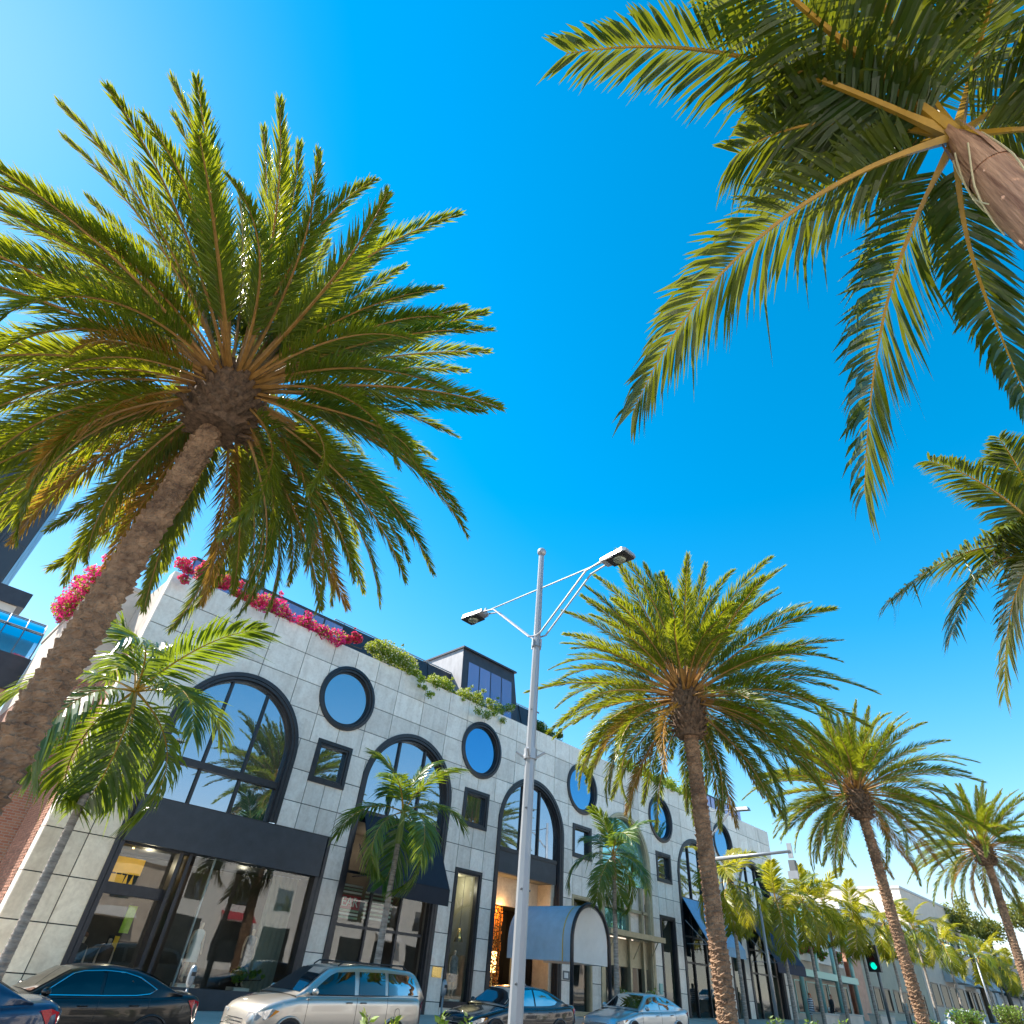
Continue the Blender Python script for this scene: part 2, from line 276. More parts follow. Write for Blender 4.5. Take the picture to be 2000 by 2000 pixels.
# ------------------------------------------------------------------ mesh helpers
class MB:
    def __init__(s): s.v = []; s.f = []; s.m = []
    def add(s, vs_, fs, mi=0):
        o = len(s.v); s.v += [tuple(v) for v in vs_]; s.f += [tuple(i+o for i in f) for f in fs]; s.m += [mi]*len(fs); return s
    def box(s, a, b, mi=0):
        x0, y0, z0 = a; x1, y1, z1 = b
        return s.add([(x0,y0,z0),(x1,y0,z0),(x1,y1,z0),(x0,y1,z0),(x0,y0,z1),(x1,y0,z1),(x1,y1,z1),(x0,y1,z1)],
              [(0,3,2,1),(4,5,6,7),(0,1,5,4),(1,2,6,5),(2,3,7,6),(3,0,4,7)], mi)
    def tube(s, pts, rad, n=8, mi=0, cap=True):
        pts = [Vector(p) for p in pts]; rs = rad if isinstance(rad, (list, tuple)) else [rad]*len(pts)
        vs_ = []; fs = []
        prev = None
        for i, p in enumerate(pts):
            t = (pts[min(i+1, len(pts)-1)] - pts[max(i-1, 0)]).normalized()
            a = Vector((0,0,1)) if abs(t.z) < 0.95 else Vector((1,0,0))
            if prev is not None:
                a = prev
            u = (a - t*a.dot(t)).normalized(); prev = u; v = t.cross(u)
            for k in range(n):
                an = 2*pi*k/n; vs_.append(p + (u*cos(an) + v*sin(an))*rs[i])
        for i in range(len(pts)-1):
            for k in range(n):
                fs.append((i*n+k, i*n+(k+1)%n, (i+1)*n+(k+1)%n, (i+1)*n+k))
        if cap:
            fs.append(tuple(range(n-1, -1, -1))); fs.append(tuple((len(pts)-1)*n+k for k in range(n)))
        return s.add(vs_, fs, mi)
    def lathe(s, prof, c=(0,0,0), n=16, mi=0):
        vs_ = []; fs = []
        for r, z in prof:
            for k in range(n):
                an = 2*pi*k/n; vs_.append((c[0]+r*cos(an), c[1]+r*sin(an), c[2]+z))
        for i in range(len(prof)-1):
            for k in range(n): fs.append((i*n+k, i*n+(k+1)%n, (i+1)*n+(k+1)%n, (i+1)*n+k))
        fs.append(tuple(range(n-1, -1, -1))); fs.append(tuple((len(prof)-1)*n+k for k in range(n)))
        return s.add(vs_, fs, mi)
    def grid(s, rows, mi=0, closed=False):
        n = len(rows[0]); vs_ = [p for r in rows for p in r]; fs = []
        for i in range(len(rows)-1):
            for k in range(n if closed else n-1): fs.append((i*n+k, i*n+(k+1)%n, (i+1)*n+(k+1)%n, (i+1)*n+k))
        return s.add(vs_, fs, mi)
    def mesh(s, name, mats, smooth=False):
        me = bpy.data.meshes.new(name); me.from_pydata(s.v, [], s.f)
        for mt in mats: me.materials.append(M[mt] if isinstance(mt, str) else mt)
        if len(mats) > 1: me.polygons.foreach_set('material_index', s.m)
        if smooth: me.polygons.foreach_set('use_smooth', [True]*len(me.polygons))
        me.update(); return me
    def build(s, name, mats, parent=None, smooth=False, fix=False):
        if isinstance(mats, str): mats = [mats]
        me = s.mesh(name, mats, smooth)
        if fix:
            bm = bmesh.new(); bm.from_mesh(me); bmesh.ops.recalc_face_normals(bm, faces=bm.faces); bm.to_mesh(me); bm.free()
        return link(name, me, parent)
def ploc(o):
    v = Vector(o.location)
    while o.parent: o = o.parent; v += Vector(o.location)
    return v
def link(name, data, parent=None, local=False):
    o = bpy.data.objects.new(name, data); COL.objects.link(o)
    if parent is not None:
        o.parent = parent
        if not local: o.matrix_parent_inverse = chain(parent).inverted()
    return o
def chain(o):
    m_ = Matrix.LocRotScale(o.location, o.rotation_euler, o.scale)
    if o.parent: m_ = chain(o.parent) @ o.matrix_parent_inverse @ m_
    return m_
def thing(name, label, cat, loc, group=None, rz=0):
    o = bpy.data.objects.new(name, None); COL.objects.link(o); o.empty_display_size = 0.2
    o.location = loc; o.rotation_euler = (0, 0, rz); return tag(o, label, cat, group)
def tag(o, label, cat, group=None):
    o['label'] = label; o['category'] = cat
    if group: o['group'] = group
    return o
def struct(o): o['kind'] = 'structure'; return o
def stuff(o): o['kind'] = 'stuff'; return o

# ------------------------------------------------------------------ ground
def strip(name, y0, y1, dz, mat, x0=-400, x1=900, th=None):
    xs = [x0, -60, -30, 0, 30, 60, 90, 130, x1]; mb = MB()
    xs = sorted(set(x for x in xs if x0 <= x <= x1))
    mb.grid([[(x, y0, G(x)+dz) for x in xs], [(x, y1, G(x)+dz) for x in xs]])
    if th:
        mb.grid([[(x, y0, G(x)+dz-th) for x in xs], [(x, y0, G(x)+dz) for x in xs]])
        mb.grid([[(x, y1, G(x)+dz) for x in xs], [(x, y1, G(x)+dz-th) for x in xs]])
    return struct(mb.build(name, mat))
xs = [-2500, -60, -30, 0, 30, 60, 90, 130, 2500]; mb = MB()
mb.grid([[(x, y, G(x)-0.05) for x in xs] for y in (-2500, -60, 60, 2500)]); struct(mb.build('ground', 'concrete'))
strip('road', 1.4, 18.3, 0.0, 'asphalt')
strip('median', 9.3, 11.5, 0.13, 'soil', -60, 130, 0.13)
strip('kerb_median_near', 9.15, 9.3, 0.15, 'concrete', -60, 130, 0.15)
strip('kerb_median_far', 11.5, 11.65, 0.15, 'concrete', -60, 130, 0.15)
strip('kerb_far', 18.15, 18.3, 0.148, 'concrete', -60, 130, 0.15)
strip('pavement_far', 18.3, 26.0, 0.15, 'paving', -60, 130, 0.15)
strip('kerb_near', 1.4, 1.55, 0.148, 'concrete', -60, 130, 0.15)
strip('pavement_near', -18.0, 1.4, 0.15, 'paving', -60, 130, 0.15)
mb = MB()
for x in range(-30, 100, 6):
    mb.add([(x, 15.35, G(x)+0.006), (x+3, 15.35, G(x+3)+0.006), (x+3, 15.47, G(x+3)+0.006), (x, 15.47, G(x)+0.006)], [(0, 1, 2, 3)])
struct(mb.build('lane_markings', 'paint'))

# ------------------------------------------------------------------ facade geometry helpers (x,z plane)
def clip(poly, a, b, c):                     # keep a*x+b*z<=c
    out = []
    for i in range(len(poly)):
        p, q = poly[i], poly[(i+1) % len(poly)]
        dp, dq = a*p[0]+b*p[1]-c, a*q[0]+b*q[1]-c
        if dp <= 1e-9: out.append(p)
        if (dp < -1e-9 and dq > 1e-9) or (dp > 1e-9 and dq < -1e-9):
            t = dp/(dp-dq); out.append((p[0]+(q[0]-p[0])*t, p[1]+(q[1]-p[1])*t))
    return out if len(out) >= 3 else []
def area(p): return 0.5*abs(sum(p[i][0]*p[(i+1)%len(p)][1]-p[(i+1)%len(p)][0]*p[i][1] for i in range(len(p))))
def subtract(pieces, hole):                  # hole: convex, counter-clockwise
    hx0 = min(p[0] for p in hole); hx1 = max(p[0] for p in hole); hz0 = min(p[1] for p in hole); hz1 = max(p[1] for p in hole)
    res = []
    for pc in pieces:
        if max(p[0] for p in pc) <= hx0 or min(p[0] for p in pc) >= hx1 or max(p[1] for p in pc) <= hz0 or min(p[1] for p in pc) >= hz1:
            res.append(pc); continue
        rest = pc
        for i in range(len(hole)):
            p, q = hole[i], hole[(i+1) % len(hole)]
            a, b = (q[1]-p[1]), -(q[0]-p[0]); c = a*p[0]+b*p[1]        # outside: a*x+b*z>c
            outp = clip(rest, -a, -b, -c) if rest else []
            if outp and area(outp) > 1e-5: res.append(outp)
            rest = clip(rest, a, b, c) if rest else []
            if not rest: break
    return res
def inside(pt, poly):
    s_ = None
    for i in range(len(poly)):
        p, q = poly[i], poly[(i+1) % len(poly)]
        cr = (q[0]-p[0])*(pt[1]-p[1])-(q[1]-p[1])*(pt[0]-p[0])
        if abs(cr) < 1e-12: continue
        if s_ is None: s_ = cr > 0
        elif (cr > 0) != s_: return False
    return True
def plate(mb, pieces, yf, yb):
    for pc in pieces:
        n = len(pc); mb.add([(x, yf, z) for x, z in pc], [tuple(range(n))])
        cx = sum(p[0] for p in pc)/n; cz = sum(p[1] for p in pc)/n
        for i in range(n):
            p, q = pc[i], pc[(i+1) % n]; mx_, mz_ = (p[0]+q[0])/2, (p[1]+q[1])/2
            dx, dz = q[1]-p[1], -(q[0]-p[0]); l = sqrt(dx*dx+dz*dz)
            if l < 1e-6: continue
            if (mx_-cx)*dx+(mz_-cz)*dz < 0: dx, dz = -dx, -dz
            t = (mx_+dx/l*0.003, mz_+dz/l*0.003)
            if any(inside(t, o) for o in pieces if o is not pc): continue
            mb.add([(p[0], yf, p[1]), (q[0], yf, q[1]), (q[0], yb, q[1]), (p[0], yb, p[1])], [(0, 1, 2, 3)])
def rect(x0, x1, z0, z1): return [(x0, z0), (x1, z0), (x1, z1), (x0, z1)]
def tomb(c, R, spring, bottom, n=28):        # ccw, starts bottom-left
    return [(c-R, bottom), (c+R, bottom)] + [(c+R*cos(pi*k/n), spring+R*sin(pi*k/n)) for k in range(n+1)]
def circ(c, z, R, n=40): return [(c+R*cos(2*pi*k/n), z+R*sin(2*pi*k/n)) for k in range(n)]
def ring(name, outline, prof, mats, parent, closed=True, smooth=False):
    """sweep a stepped moulding round an opening; prof = [(inset, y), ...]"""
    mb = MB(); rows = [[(x, y, z) for x, z in outline(d)] for d, y in prof]
    mb.grid(rows, 0, closed); return mb.build(name, mats, parent, smooth, fix=True)
def pane(name, outline, y, mat, parent):
    mb = MB(); n = len(outline); mb.add([(x, y, z) for x, z in outline], [tuple(range(n))]); return mb.build(name, mat, parent)
def box(name, a, b, mat, parent=None):
    return MB().box(a, b).build(name, mat, parent)

# ------------------------------------------------------------------ the marble building
FY = 25.0
BAY = [9.361+8.766*k for k in range(6)]
RC = [13.744+8.766*k for k in range(5)]
AR, SPR = 2.65, 6.7
X0, X1 = 4.59, 57.3
ROWS = [12.24, 11.11, 9.92, 8.73, 7.55, 6.35, 5.15, 3.96, 2.76, 1.56, 0.36, -0.84, -2.0]
B = thing('marble_building', 'long white marble building with dark arched and round windows across the street', 'building', (30, FY, G(30)))
holes = [rect(6.70, 14.62, -2.5, 4.22), tomb(BAY[0], AR, SPR, 4.0)]
holes += [tomb(c, AR, SPR, -2.5) for c in BAY[1:]]
for k, c in enumerate(RC):
    holes.append(circ(c, 9.885, 1.445)); holes.append(rect(c-0.87, c+0.87, 6.06, 7.78))
    if k: holes.append(rect(c-0.86, c+0.86, -0.98, 4.18))
def wallpieces(r):
    pcs = [r]
    for h in holes: pcs = subtract(pcs, h)
    return pcs
mb = MB()                                         # structural wall behind the slabs; shows as dark joints
xx = X0+0.03; edges = [xx]+[xx+i*2.2 for i in range(1, 24)]+[X1-0.03]
for a, b in zip(edges[:-1], edges[1:]):
    for pc in wallpieces(rect(a, b, -2.4, 12.2)):
        mb.add([(x, FY+0.028, z) for x, z in pc], [tuple(range(len(pc)))])
mb.box((X0+0.02, FY+0.30, 11.6), (X1-0.02, FY+0.6, 12.2))
mb.build('backing_wall', 'joint', B)
# marble slabs, one by one
slabs = []
up = [X0, 5.86]
for k, c in enumerate(BAY):
    up += [c-1.72, c, c+1.72]
    if k < 5: up += [RC[k]-1.28, RC[k], RC[k]+1.28]
up += [X1-1.9, X1]
low = [X0, 5.86, 6.70]
for k, c in enumerate(RC): low += [BAY[k]+AR+0.02, c-0.87, c, c+0.87, BAY[k+1]-AR-0.02]
low += [BAY[5]+AR, X1]
for r in range(len(ROWS)-1):
    zt, zb = ROWS[r], ROWS[r+1]
    cols = up if r < 4 else low
    cols = sorted(set(round(c, 3) for c in cols))
    for a, b in zip(cols[:-1], cols[1:]):
        if b-a < 0.1: continue
        j = 0.016
        zb2 = zb + j if r < 11 else zb
        pcs = wallpieces(rect(a+j, b-j, zb2, zt-j))
        pcs = [p for p in pcs if area(p) > 2e-4]
        if pcs and sum(area(p) for p in pcs) > 0.02: slabs.append((a, r, pcs))
slabs.sort(key=lambda s_: s_[0])
rest = MB()
for i, (a, r, pcs) in enumerate(slabs):
    off = random.uniform(-0.004, 0.004)
    if i < 296:
        mb = MB(); plate(mb, pcs, FY-0.008+off, FY+0.035)
        mb.build('marble_slab', 'marble_warm' if (a < 6.6 and r > 5) else 'marble', B)
    else: plate(rest, pcs, FY-0.008+off, FY+0.035)
if rest.v: stuff(rest.build('marble_slab_far', 'marble', B))
# roof slab, coping, side walls
mb = MB(); mb.box((X0+0.05, FY+0.55, 11.75), (X1-0.05, FY+20, 11.9)); mb.build('roof', 'greyst', B)
mb = MB(); mb.box((X1-0.3, FY+0.06, -2), (X1-0.004, FY+20, 12.1)); mb.build('side_wall', 'stucco', B)
# left return: marble quoin then brick
mb = MB()
for r in range(len(ROWS)-1): mb.box((X0-0.006, FY+0.04, ROWS[r+1]+0.012), (X0+0.05, FY+0.62, ROWS[r]-0.012))
mb.build('corner_return', 'marble', B)
bw = box('brick_side_wall', (X0+0.012, FY+0.62, -2.2), (X0+0.4, 29.0, 12.0), 'mortar', B)
# bricks laid in courses on the visible, near part of the side wall
bme = MB().box((-0.012, -0.108, -0.034), (0.03, 0.108, 0.034)).mesh('brick', ['brickpiece'])
brs = []
for ci in range(0, 130):
    z = -1.9+ci*0.085
    for bi in range(0, 26):
        y = FY+0.75+bi*0.235+(0.1175 if ci % 2 else 0)
        if y > 28.9: continue
        brs.append((abs(z-1.6)+0.25*abs(y-26.5), y, z))
brs.sort(); bx = MB()
for i, (_, y, z) in enumerate(brs):
    if i < 299:
        o = link('brick', bme, B); o.location = (X0+random.uniform(-0.003, 0.003), y, z)
    else:
        h = random.uniform(-0.003, 0.003); bx.box((X0-0.012+h, y-0.108, z-0.034), (X0+0.03, y+0.108, z+0.034))
stuff(bx.build('brick_courses', 'brickpiece', B))
# set-back wing on the left with its own roof parapet
sw = thing('stucco_side_wing', 'peach stucco side wing behind the near palm trunk, topped with magenta bougainvillea', 'building', (4.5, 29.2, G(4)))
box('wall', (3.0, 29.05, 8.3), (8.0, 39.9, 12.5), 'stucco', sw)
box('brick_base', (3.02, 29.07, -2.2), (7.98, 39.9, 8.3), 'brick', sw)
box('parapet_cap', (2.94, 29.0, 12.5), (8.05, 39.95, 12.68), 'cream', sw)

def arched(k, mat, frame='bronze', bottom=4.22, glass_bottom=None, mull=(-0.8, 0.8), transoms=(5.56,), deep=0.26, thick=0.33):
    c = BAY[k]
    fr = ring('arched_window', lambda d: tomb(c, AR-d, SPR, bottom)[2:]+[(c-AR+d, bottom)] if False else
              [(c+AR-d, bottom)]+[(c+(AR-d)*cos(pi*q/36), SPR+(AR-d)*sin(pi*q/36)) for q in range(37)]+[(c-AR+d, bottom)],
              [(-0.03, FY+0.03), (-0.03, FY-0.07), (0.13, FY-0.07), (0.15, FY-0.03), (0.25, FY-0.03), (0.28, FY+0.08), (thick, FY+0.08), (thick, FY+deep+0.04)], frame, B, closed=False)
    gb = glass_bottom if glass_bottom is not None else bottom
    pane('pane', tomb(c, AR-thick+0.02, SPR, gb), FY+deep, mat, fr)
    for dx in mull:
        zt = SPR+sqrt(max(0.01, (AR-thick)**2-dx*dx))
        box('mullion', (c+dx-0.05, FY+deep-0.10, gb), (c+dx+0.05, FY+deep-0.005, zt), frame, fr)
    for z in transoms:
        box('transom', (c-AR+thick-0.02, FY+deep-0.16, z-0.12), (c+AR-thick+0.02, FY+deep-0.012, z+0.12), frame, fr)
    return fr
def roundel(c, mat):
    fr = ring('round_window', lambda d: circ(c, 9.885, 1.445-d, 48), [(-0.03, FY+0.03), (-0.03, FY-0.08), (0.11, FY-0.10), (0.13, FY-0.04), (0.22, FY-0.04), (0.25, FY+0.06), (0.29, FY+0.06), (0.30, FY+0.2)], 'bronze', B)
    pane('pane', circ(c, 9.885, 1.17, 40), FY+0.14, mat, fr)
def rectwin(name, x0, x1, z0, z1, mat, frame='bronze', th=0.22, deep=0.18, proud=0.06):
    fr = ring(name, lambda d: rect(x0+d, x1-d, z0+d, z1-d), [(-0.02, FY+0.03), (-0.02, FY-proud), (th*0.6, FY-proud), (th*0.66, FY-proud+0.05), (th, FY-proud+0.05), (th, FY+deep+0.03)], frame, B)
    pane('pane', rect(x0+th-0.01, x1-th+0.01, z0+th-0.01, z1-th+0.01), FY+deep, mat, fr)
    return fr
for k, c in enumerate(RC):
    roundel(c, 'mirror' if k == 0 else 'mirror_deep')
    rectwin('square_window', c-0.87, c+0.87, 6.06, 7.78, 'mirror')
    if k in (1, 3, 4): rectwin('display_window', c-0.86, c+0.86, -0.98, 4.18, 'shop', th=0.2)
    if k == 2: rectwin('display_window', c-0.86, c+0.86, -0.98, 4.18, 'shop', 'gold_frame', th=0.16)
arched(0, 'mirror', bottom=4.22)
arched(1, 'mirror', bottom=-1.55, glass_bottom=5.2, transoms=(5.45,))
arched(2, 'mirror', bottom=-1.35, glass_bottom=5.5, transoms=(), mull=(-0.72, 0.72))
arched(3, 'teal', 'gold_frame', bottom=-1.1, glass_bottom=5.4, transoms=(), mull=(), thick=0.3)
arched(4, 'mirror', bottom=-0.9, glass_bottom=5.2, transoms=(5.45,), mull=(-0.72, 0.72))
arched(5, 'mirror', bottom=-0.7, glass_bottom=5.2, transoms=(5.45,), mull=(-0.72, 0.72))

# ---- shop interiors: a dark room behind each street-level opening
def room(x0, x1, z1, depth, mat='interior', zb=None, y0=FY+0.38):
    zb = G((x0+x1)/2)+0.16 if zb is None else zb
    y1 = FY+depth; mb = MB()
    mb.add([(x0, y1, zb), (x1, y1, zb), (x1, y1, z1), (x0, y1, z1)], [(0, 1, 2, 3)])
    mb.add([(x0, y0, zb), (x0, y1, zb), (x0, y1, z1), (x0, y0, z1)], [(0, 1, 2, 3)])
    mb.add([(x1, y0, zb), (x1, y1, zb), (x1, y1, z1), (x1, y0, z1)], [(3, 2, 1, 0)])
    mb.add([(x0, y0, zb), (x1, y0, zb), (x1, y1, zb), (x0, y1, zb)], [(0, 1, 2, 3)])
    mb.add([(x0, y0, z1), (x1, y0, z1), (x1, y1, z1), (x0, y1, z1)], [(3, 2, 1, 0)])
    return mb.build('shop_interior', mat, B)
# bay 0: wide shopfront with fascia board
S0 = ring('shopfront', lambda d: [(6.70+d, -1.75), (6.70+d, 4.20-d*0.3), (14.62-d, 4.20-d*0.3), (14.62-d, -1.75)],
          [(-0.02, FY+0.03), (-0.02, FY-0.06), (0.12, FY-0.06), (0.16, FY-0.01), (0.30, FY-0.01), (0.30, FY+0.3)], 'bronze', B, closed=False)
box('fascia', (6.9, FY-0.10, 2.76), (14.42, FY+0.3, 4.16), 'bronze2', S0)
pane('pane', rect(9.55, 14.35, -0.92, 2.76), FY+0.22, 'shop', S0)
pane('pane', rect(7.0, 9.35, -1.7, 2.76), FY+0.6, 'shop', S0)
box('stall_riser', (9.5, FY+0.12, -1.75), (14.35, FY+0.34, -0.92), 'bronze2', S0)
for x in (9.35, 9.02): box('mullion', (x-0.06, FY+0.18, -1.7), (x+0.06, FY+0.62, 2.76), 'bronze', S0)
box('transom', (7.0, FY+0.45, 1.30), (9.05, FY+0.63, 1.62), 'bronze', S0)
box('mullion', (10.25, FY+0.25, -0.92), (10.31, FY+0.32, 2.76), 'galv', S0)
box('soffit', (7.0, FY+0.26, 2.70), (14.4, FY+2.9, 2.9), 'bronze2', S0)
room(6.72, 14.60, 2.72, 3.4, y0=FY+0.29)
# bays with doors
def doors(k, zt, cols, trans, mat='shop', frame='bronze', lower=-1.5, y=FY+0.36):
    c = BAY[k]; hw = AR-0.40
    d = box('shopfront', (c-hw, y-0.10, zt-0.10), (c+hw, y+0.02, zt+0.05), frame, B)
    xs_ = [c-hw]+[c+q for q in cols]+[c+hw]
    for a, b in zip(xs_[:-1], xs_[1:]): pane('pane', rect(a, b, lower, zt-0.05), y, mat, d)
    for q in cols: box('mullion', (c+q-0.05, y-0.10, lower), (c+q+0.05, y+0.03, zt-0.1), frame, d)
    for z in trans: box('transom', (c-hw, y-0.085, z-0.05), (c+hw, y+0.025, z+0.05), frame, d)
    return d
doors(1, 5.2, (-0.75, 0.85), (1.35, 3.2), lower=-1.5)
room(BAY[1]-2.28, BAY[1]+2.28, 5.1, 3.2)
# bay 2: dark band, limestone lintel set back, then the open amber vestibule
c = BAY[2]
d2 = box('spandrel', (c-2.26, FY+0.12, 4.45), (c+2.26, FY+0.40, 5.62), 'bronze2', B)
box('spandrel_rail', (c-2.27, FY+0.08, 5.44), (c+2.27, FY+0.12, 5.6), 'bronze', d2)
box('lintel', (c-2.24, FY+1.3, 3.2), (c+2.24, FY+1.5, 4.5), 'marble_warm', B)
box('vestibule_side', (c-2.36, FY+0.34, -1.3), (c-2.10, FY+1.5, 4.45), 'marble_warm', B)
box('vestibule_side', (c+2.10, FY+0.34, -1.3), (c+2.36, FY+1.5, 4.45), 'marble_warm', B)
room(c-2.1, c+2.1, 3.2, 3.6, 'black', y0=FY+1.45)
box('vestibule_soffit', (c-2.3, FY+0.40, 4.46), (c+2.3, FY+1.6, 4.6), 'interior_light', B)
for i in range(24):                                       # hanging bead strands
    x = c-1.98+i*0.075
    mb = MB(); z = 3.15
    while z > -0.9:
        h = random.uniform(0.05, 0.16); wd = random.uniform(0.012, 0.034)
        mb.box((x-wd, FY+1.6+random.uniform(-0.05, 0.05), z-h), (x+wd, FY+1.64, z)); z -= h+random.uniform(0.01, 0.06)
    mb.build('bead_strand', random.choice(('amber', 'amber', 'brass', 'orange')), B)
box('amber_panel', (c-1.15, FY+2.4, -1.1), (c-0.9, FY+2.46, 0.9), 'orange', B)
box('amber_panel', (c-1.75, FY+2.5, -0.9), (c-1.5, FY+2.56, 0.5), 'yellow', B)
lw = box('lit_window', (c+1.05, FY+1.52, 1.9), (c+1.75, FY+1.56, 2.9), 'lit', B)
box('mullion', (c+1.38, FY+1.50, 1.9), (c+1.42, FY+1.52, 2.9), 'bronze', lw)
box('lit_panel', (c+0.25, FY+3.0, 0.4), (c+0.95, FY+3.05, 1.3), 'lit', B)
box('door_leaf', (c+0.9, FY+1.9, -1.3), (c+2.1, FY+1.96, 1.9), 'black', B)
box('door_post', (c+0.86, FY+1.8, -1.3), (c+0.92, FY+1.9, 1.9), 'galv', B)
# bay 3: champagne-framed composition
c = BAY[3]
box('spandrel_panel', (c-2.3, FY+0.30, 4.1), (c+2.3, FY+0.42, 5.45), 'marble', B)
f3 = box('window_head', (c-2.33, FY+0.10, 4.0), (c+2.33, FY+0.34, 4.16), 'gold_frame', B)
for x in (-2.2, 0.35, 1.75): box('post', (c+x-0.09, FY+0.1, -1.1), (c+x+0.09, FY+0.36, 5.4), 'gold_frame', f3)
pane('pane', rect(c-2.3, c+0.3, 2.9, 4.05), FY+0.33, 'teal', f3)
pane('pane', rect(c+0.4, c+2.3, 2.9, 4.05), FY+0.34, 'marble', f3)
box('ledge', (32.95, FY-0.75, 2.66), (38.5, FY+0.3, 2.92), 'gold_frame', f3)
for x in (33.6, 36.2, 37.9): MB().tube([(x, FY+0.05, 1.7), (x, FY-0.6, 2.66)], 0.03).build('ledge_bracket', 'gold_frame', f3)
box('fascia', (c-2.3, FY+0.28, 1.3), (c+2.3, FY+0.36, 2.6), 'gold_frame', f3)
pane('pane', rect(c-2.2, c+0.3, -1.1, 1.3), FY+0.32, 'shop', f3)
pane('pane', rect(c+0.4, c+1.7, -1.1, 1.3), FY+0.32, 'shop_dark', f3)
room(c-2.2, c+2.2, 1.3, 3.0, 'interior_light')
doors(4, 5.2, (-0.95, 0.7), (2.0, 3.4), lower=-0.75); room(BAY[4]-2.28, BAY[4]+2.28, 5.1, 3.2)
doors(5, 5.2, (-0.95, 0.7), (2.0, 3.4), lower=-0.6); room(BAY[5]-2.28, BAY[5]+2.28, 5.1, 3.2, 'interior_light')
for k in (1, 3, 4): room(RC[k]-0.70, RC[k]+0.70, 4.02, 2.2, 'interior_light', -0.82, FY+0.19)
room(RC[2]-0.73, RC[2]+0.73, 4.06, 2.2, 'interior', -0.86, FY+0.19)
# lit ceiling lamps seen inside the shops
def shop_lamp(x, y, z, e, col):
    ld = bpy.data.lights.new('shop_lamp', 'POINT'); ld.energy = e; ld.color = col; ld.shadow_soft_size = 0.15
    o = bpy.data.objects.new('shop_lamp', ld); COL.objects.link(o); o.location = (x, y, z); o.parent = B; o.matrix_parent_inverse = chain(B).inverted()
shop_lamp(8.3, 26.4, 2.4, 12, (1, 0.8, 0.55)); shop_lamp(12.0, 26.6, 2.4, 7, (1, 0.85, 0.65)); shop_lamp(BAY[2]-0.8, 26.1, 3.0, 28, (1, 0.55, 0.2)); shop_lamp(RC[1], 26.0, 3.6, 20, (1, 0.85, 0.6)); shop_lamp(BAY[1], 27, 4.4, 25, (1, 0.8, 0.6))
# ceiling spots
for x, y, z in ((15.95, 25.7, 4.6), (15.95, 25.7, 3.9), (7.6, 25.9, 2.66), (9.2, 25.95, 2.66)):
    MB().lathe([(0.035, 0), (0.035, 0.03)], (x, y, z), 10).build('ceiling_spot', 'lit', B)
# roof terrace: violet glazed screens, dark mansard, stair box
def screen(name, x0, x1, y, z0, z1, n, top):
    p_ = box(name, (x0, y, z1-0.12), (x1, y+0.12, z1), 'mansard', B)
    for i in range(n):
        a = x0+(x1-x0)*i/n; b = x0+(x1-x0)*(i+1)/n
        box('screen_panel', (a+0.04, y+0.03, z0), (b-0.04, y+0.06, z1-0.12), 'purple', p_)
        box('screen_post', (a-0.03, y-0.01, z0), (a+0.03, y+0.1, z1-0.12), 'mansard', p_)
screen('glazed_screen', 5.5, 13.6, 27.0, 11.9, 14.25, 7, 0)
screen('glazed_screen', 50.0, 56.9, 27.0, 11.9, 14.2, 9, 0)
ms = MB(); ms.add([(13.4, 27.0, 11.9), (29.8, 27.0, 11.9), (29.8, 27.9, 14.75), (13.4, 27.9, 14.75), (13.4, 29, 11.9), (29.8, 29, 11.9)],
        [(0, 1, 2, 3), (0, 3, 4), (1, 5, 2), (3, 2, 5, 4)]); mso = ms.build('mansard', 'mansard', B)
for x in range(14, 30, 2): MB().tube([(x, 26.97, 11.9), (x, 27.87, 14.75)], 0.025, 6).build('mansard_seam', 'mansard', mso)
MB().tube([(13.4, 27.9, 14.82), (29.8, 27.9, 14.82)], 0.04, 6).build('roof_rail', 'steel', mso)
sb = MB(); x0, x1 = 21.9, 26.5
sb.add([(x0, 26.6, 11.9), (x1+0.5, 26.6, 11.9), (x1, 27.0, 16.25), (x0, 27.0, 16.25), (x0, 31, 11.9), (x1+0.5, 31, 11.9), (x1, 31, 16.25), (x0, 31, 16.25)],
       [(0, 1, 2, 3), (1, 5, 6, 2), (3, 2, 6, 7)], 0)
sb.add([(x0-0.004, 26.6, 11.9), (x0-0.004, 31, 11.9), (x0-0.004, 31, 16.25), (x0-0.004, 27.0, 16.25)], [(0, 1, 2, 3)], 1)
sbo = sb.build('stair_box', ['mansard', 'zinc_light'], B)
for i in range(4):
    a = x0+0.5+i*0.98; f0 = lambda z: 26.6+0.4*(z-11.9)/4.35-0.02
    MB().add([(a, f0(12.2), 12.2), (a+0.9, f0(12.2), 12.2), (a+0.9, f0(15.5), 15.5), (a, f0(15.5), 15.5)], [(0, 1, 2, 3)]).build('glazing_panel', 'purple', sbo)
box('roof_cap', (x0-0.1, 26.85, 16.25), (x1+0.1, 31.1, 16.36), 'mansard', sbo)
pq = tag(box('brass_plaque', (20.98, FY-0.035, -0.02), (21.52, FY-0.012, 0.34), 'brass'), 'polished brass plaque on the pier beside the navy awning shop', 'plaque')
aq = thing('address_plaque', 'small grey framed address plaque on marble pier behind the barrel canopy', 'plaque', (29.98, FY-0.02, 0.58))
ring('frame', lambda d: rect(29.74+d, 30.24-d, 0.40+d, 0.76-d), [(0, FY-0.01), (0, FY-0.05), (0.07, FY-0.05), (0.07, FY-0.015)], 'galv_dark', aq)
pane('plate', rect(29.8, 30.18, 0.46, 0.7), FY-0.02, 'white', aq)
mq = tag(box('mail_box_plate', (38.62, FY-0.08, 0.22), (38.92, FY-0.012, 0.72), 'mint'), 'small green metal box fixed to marble pier right of the champagne bay', 'utility box')

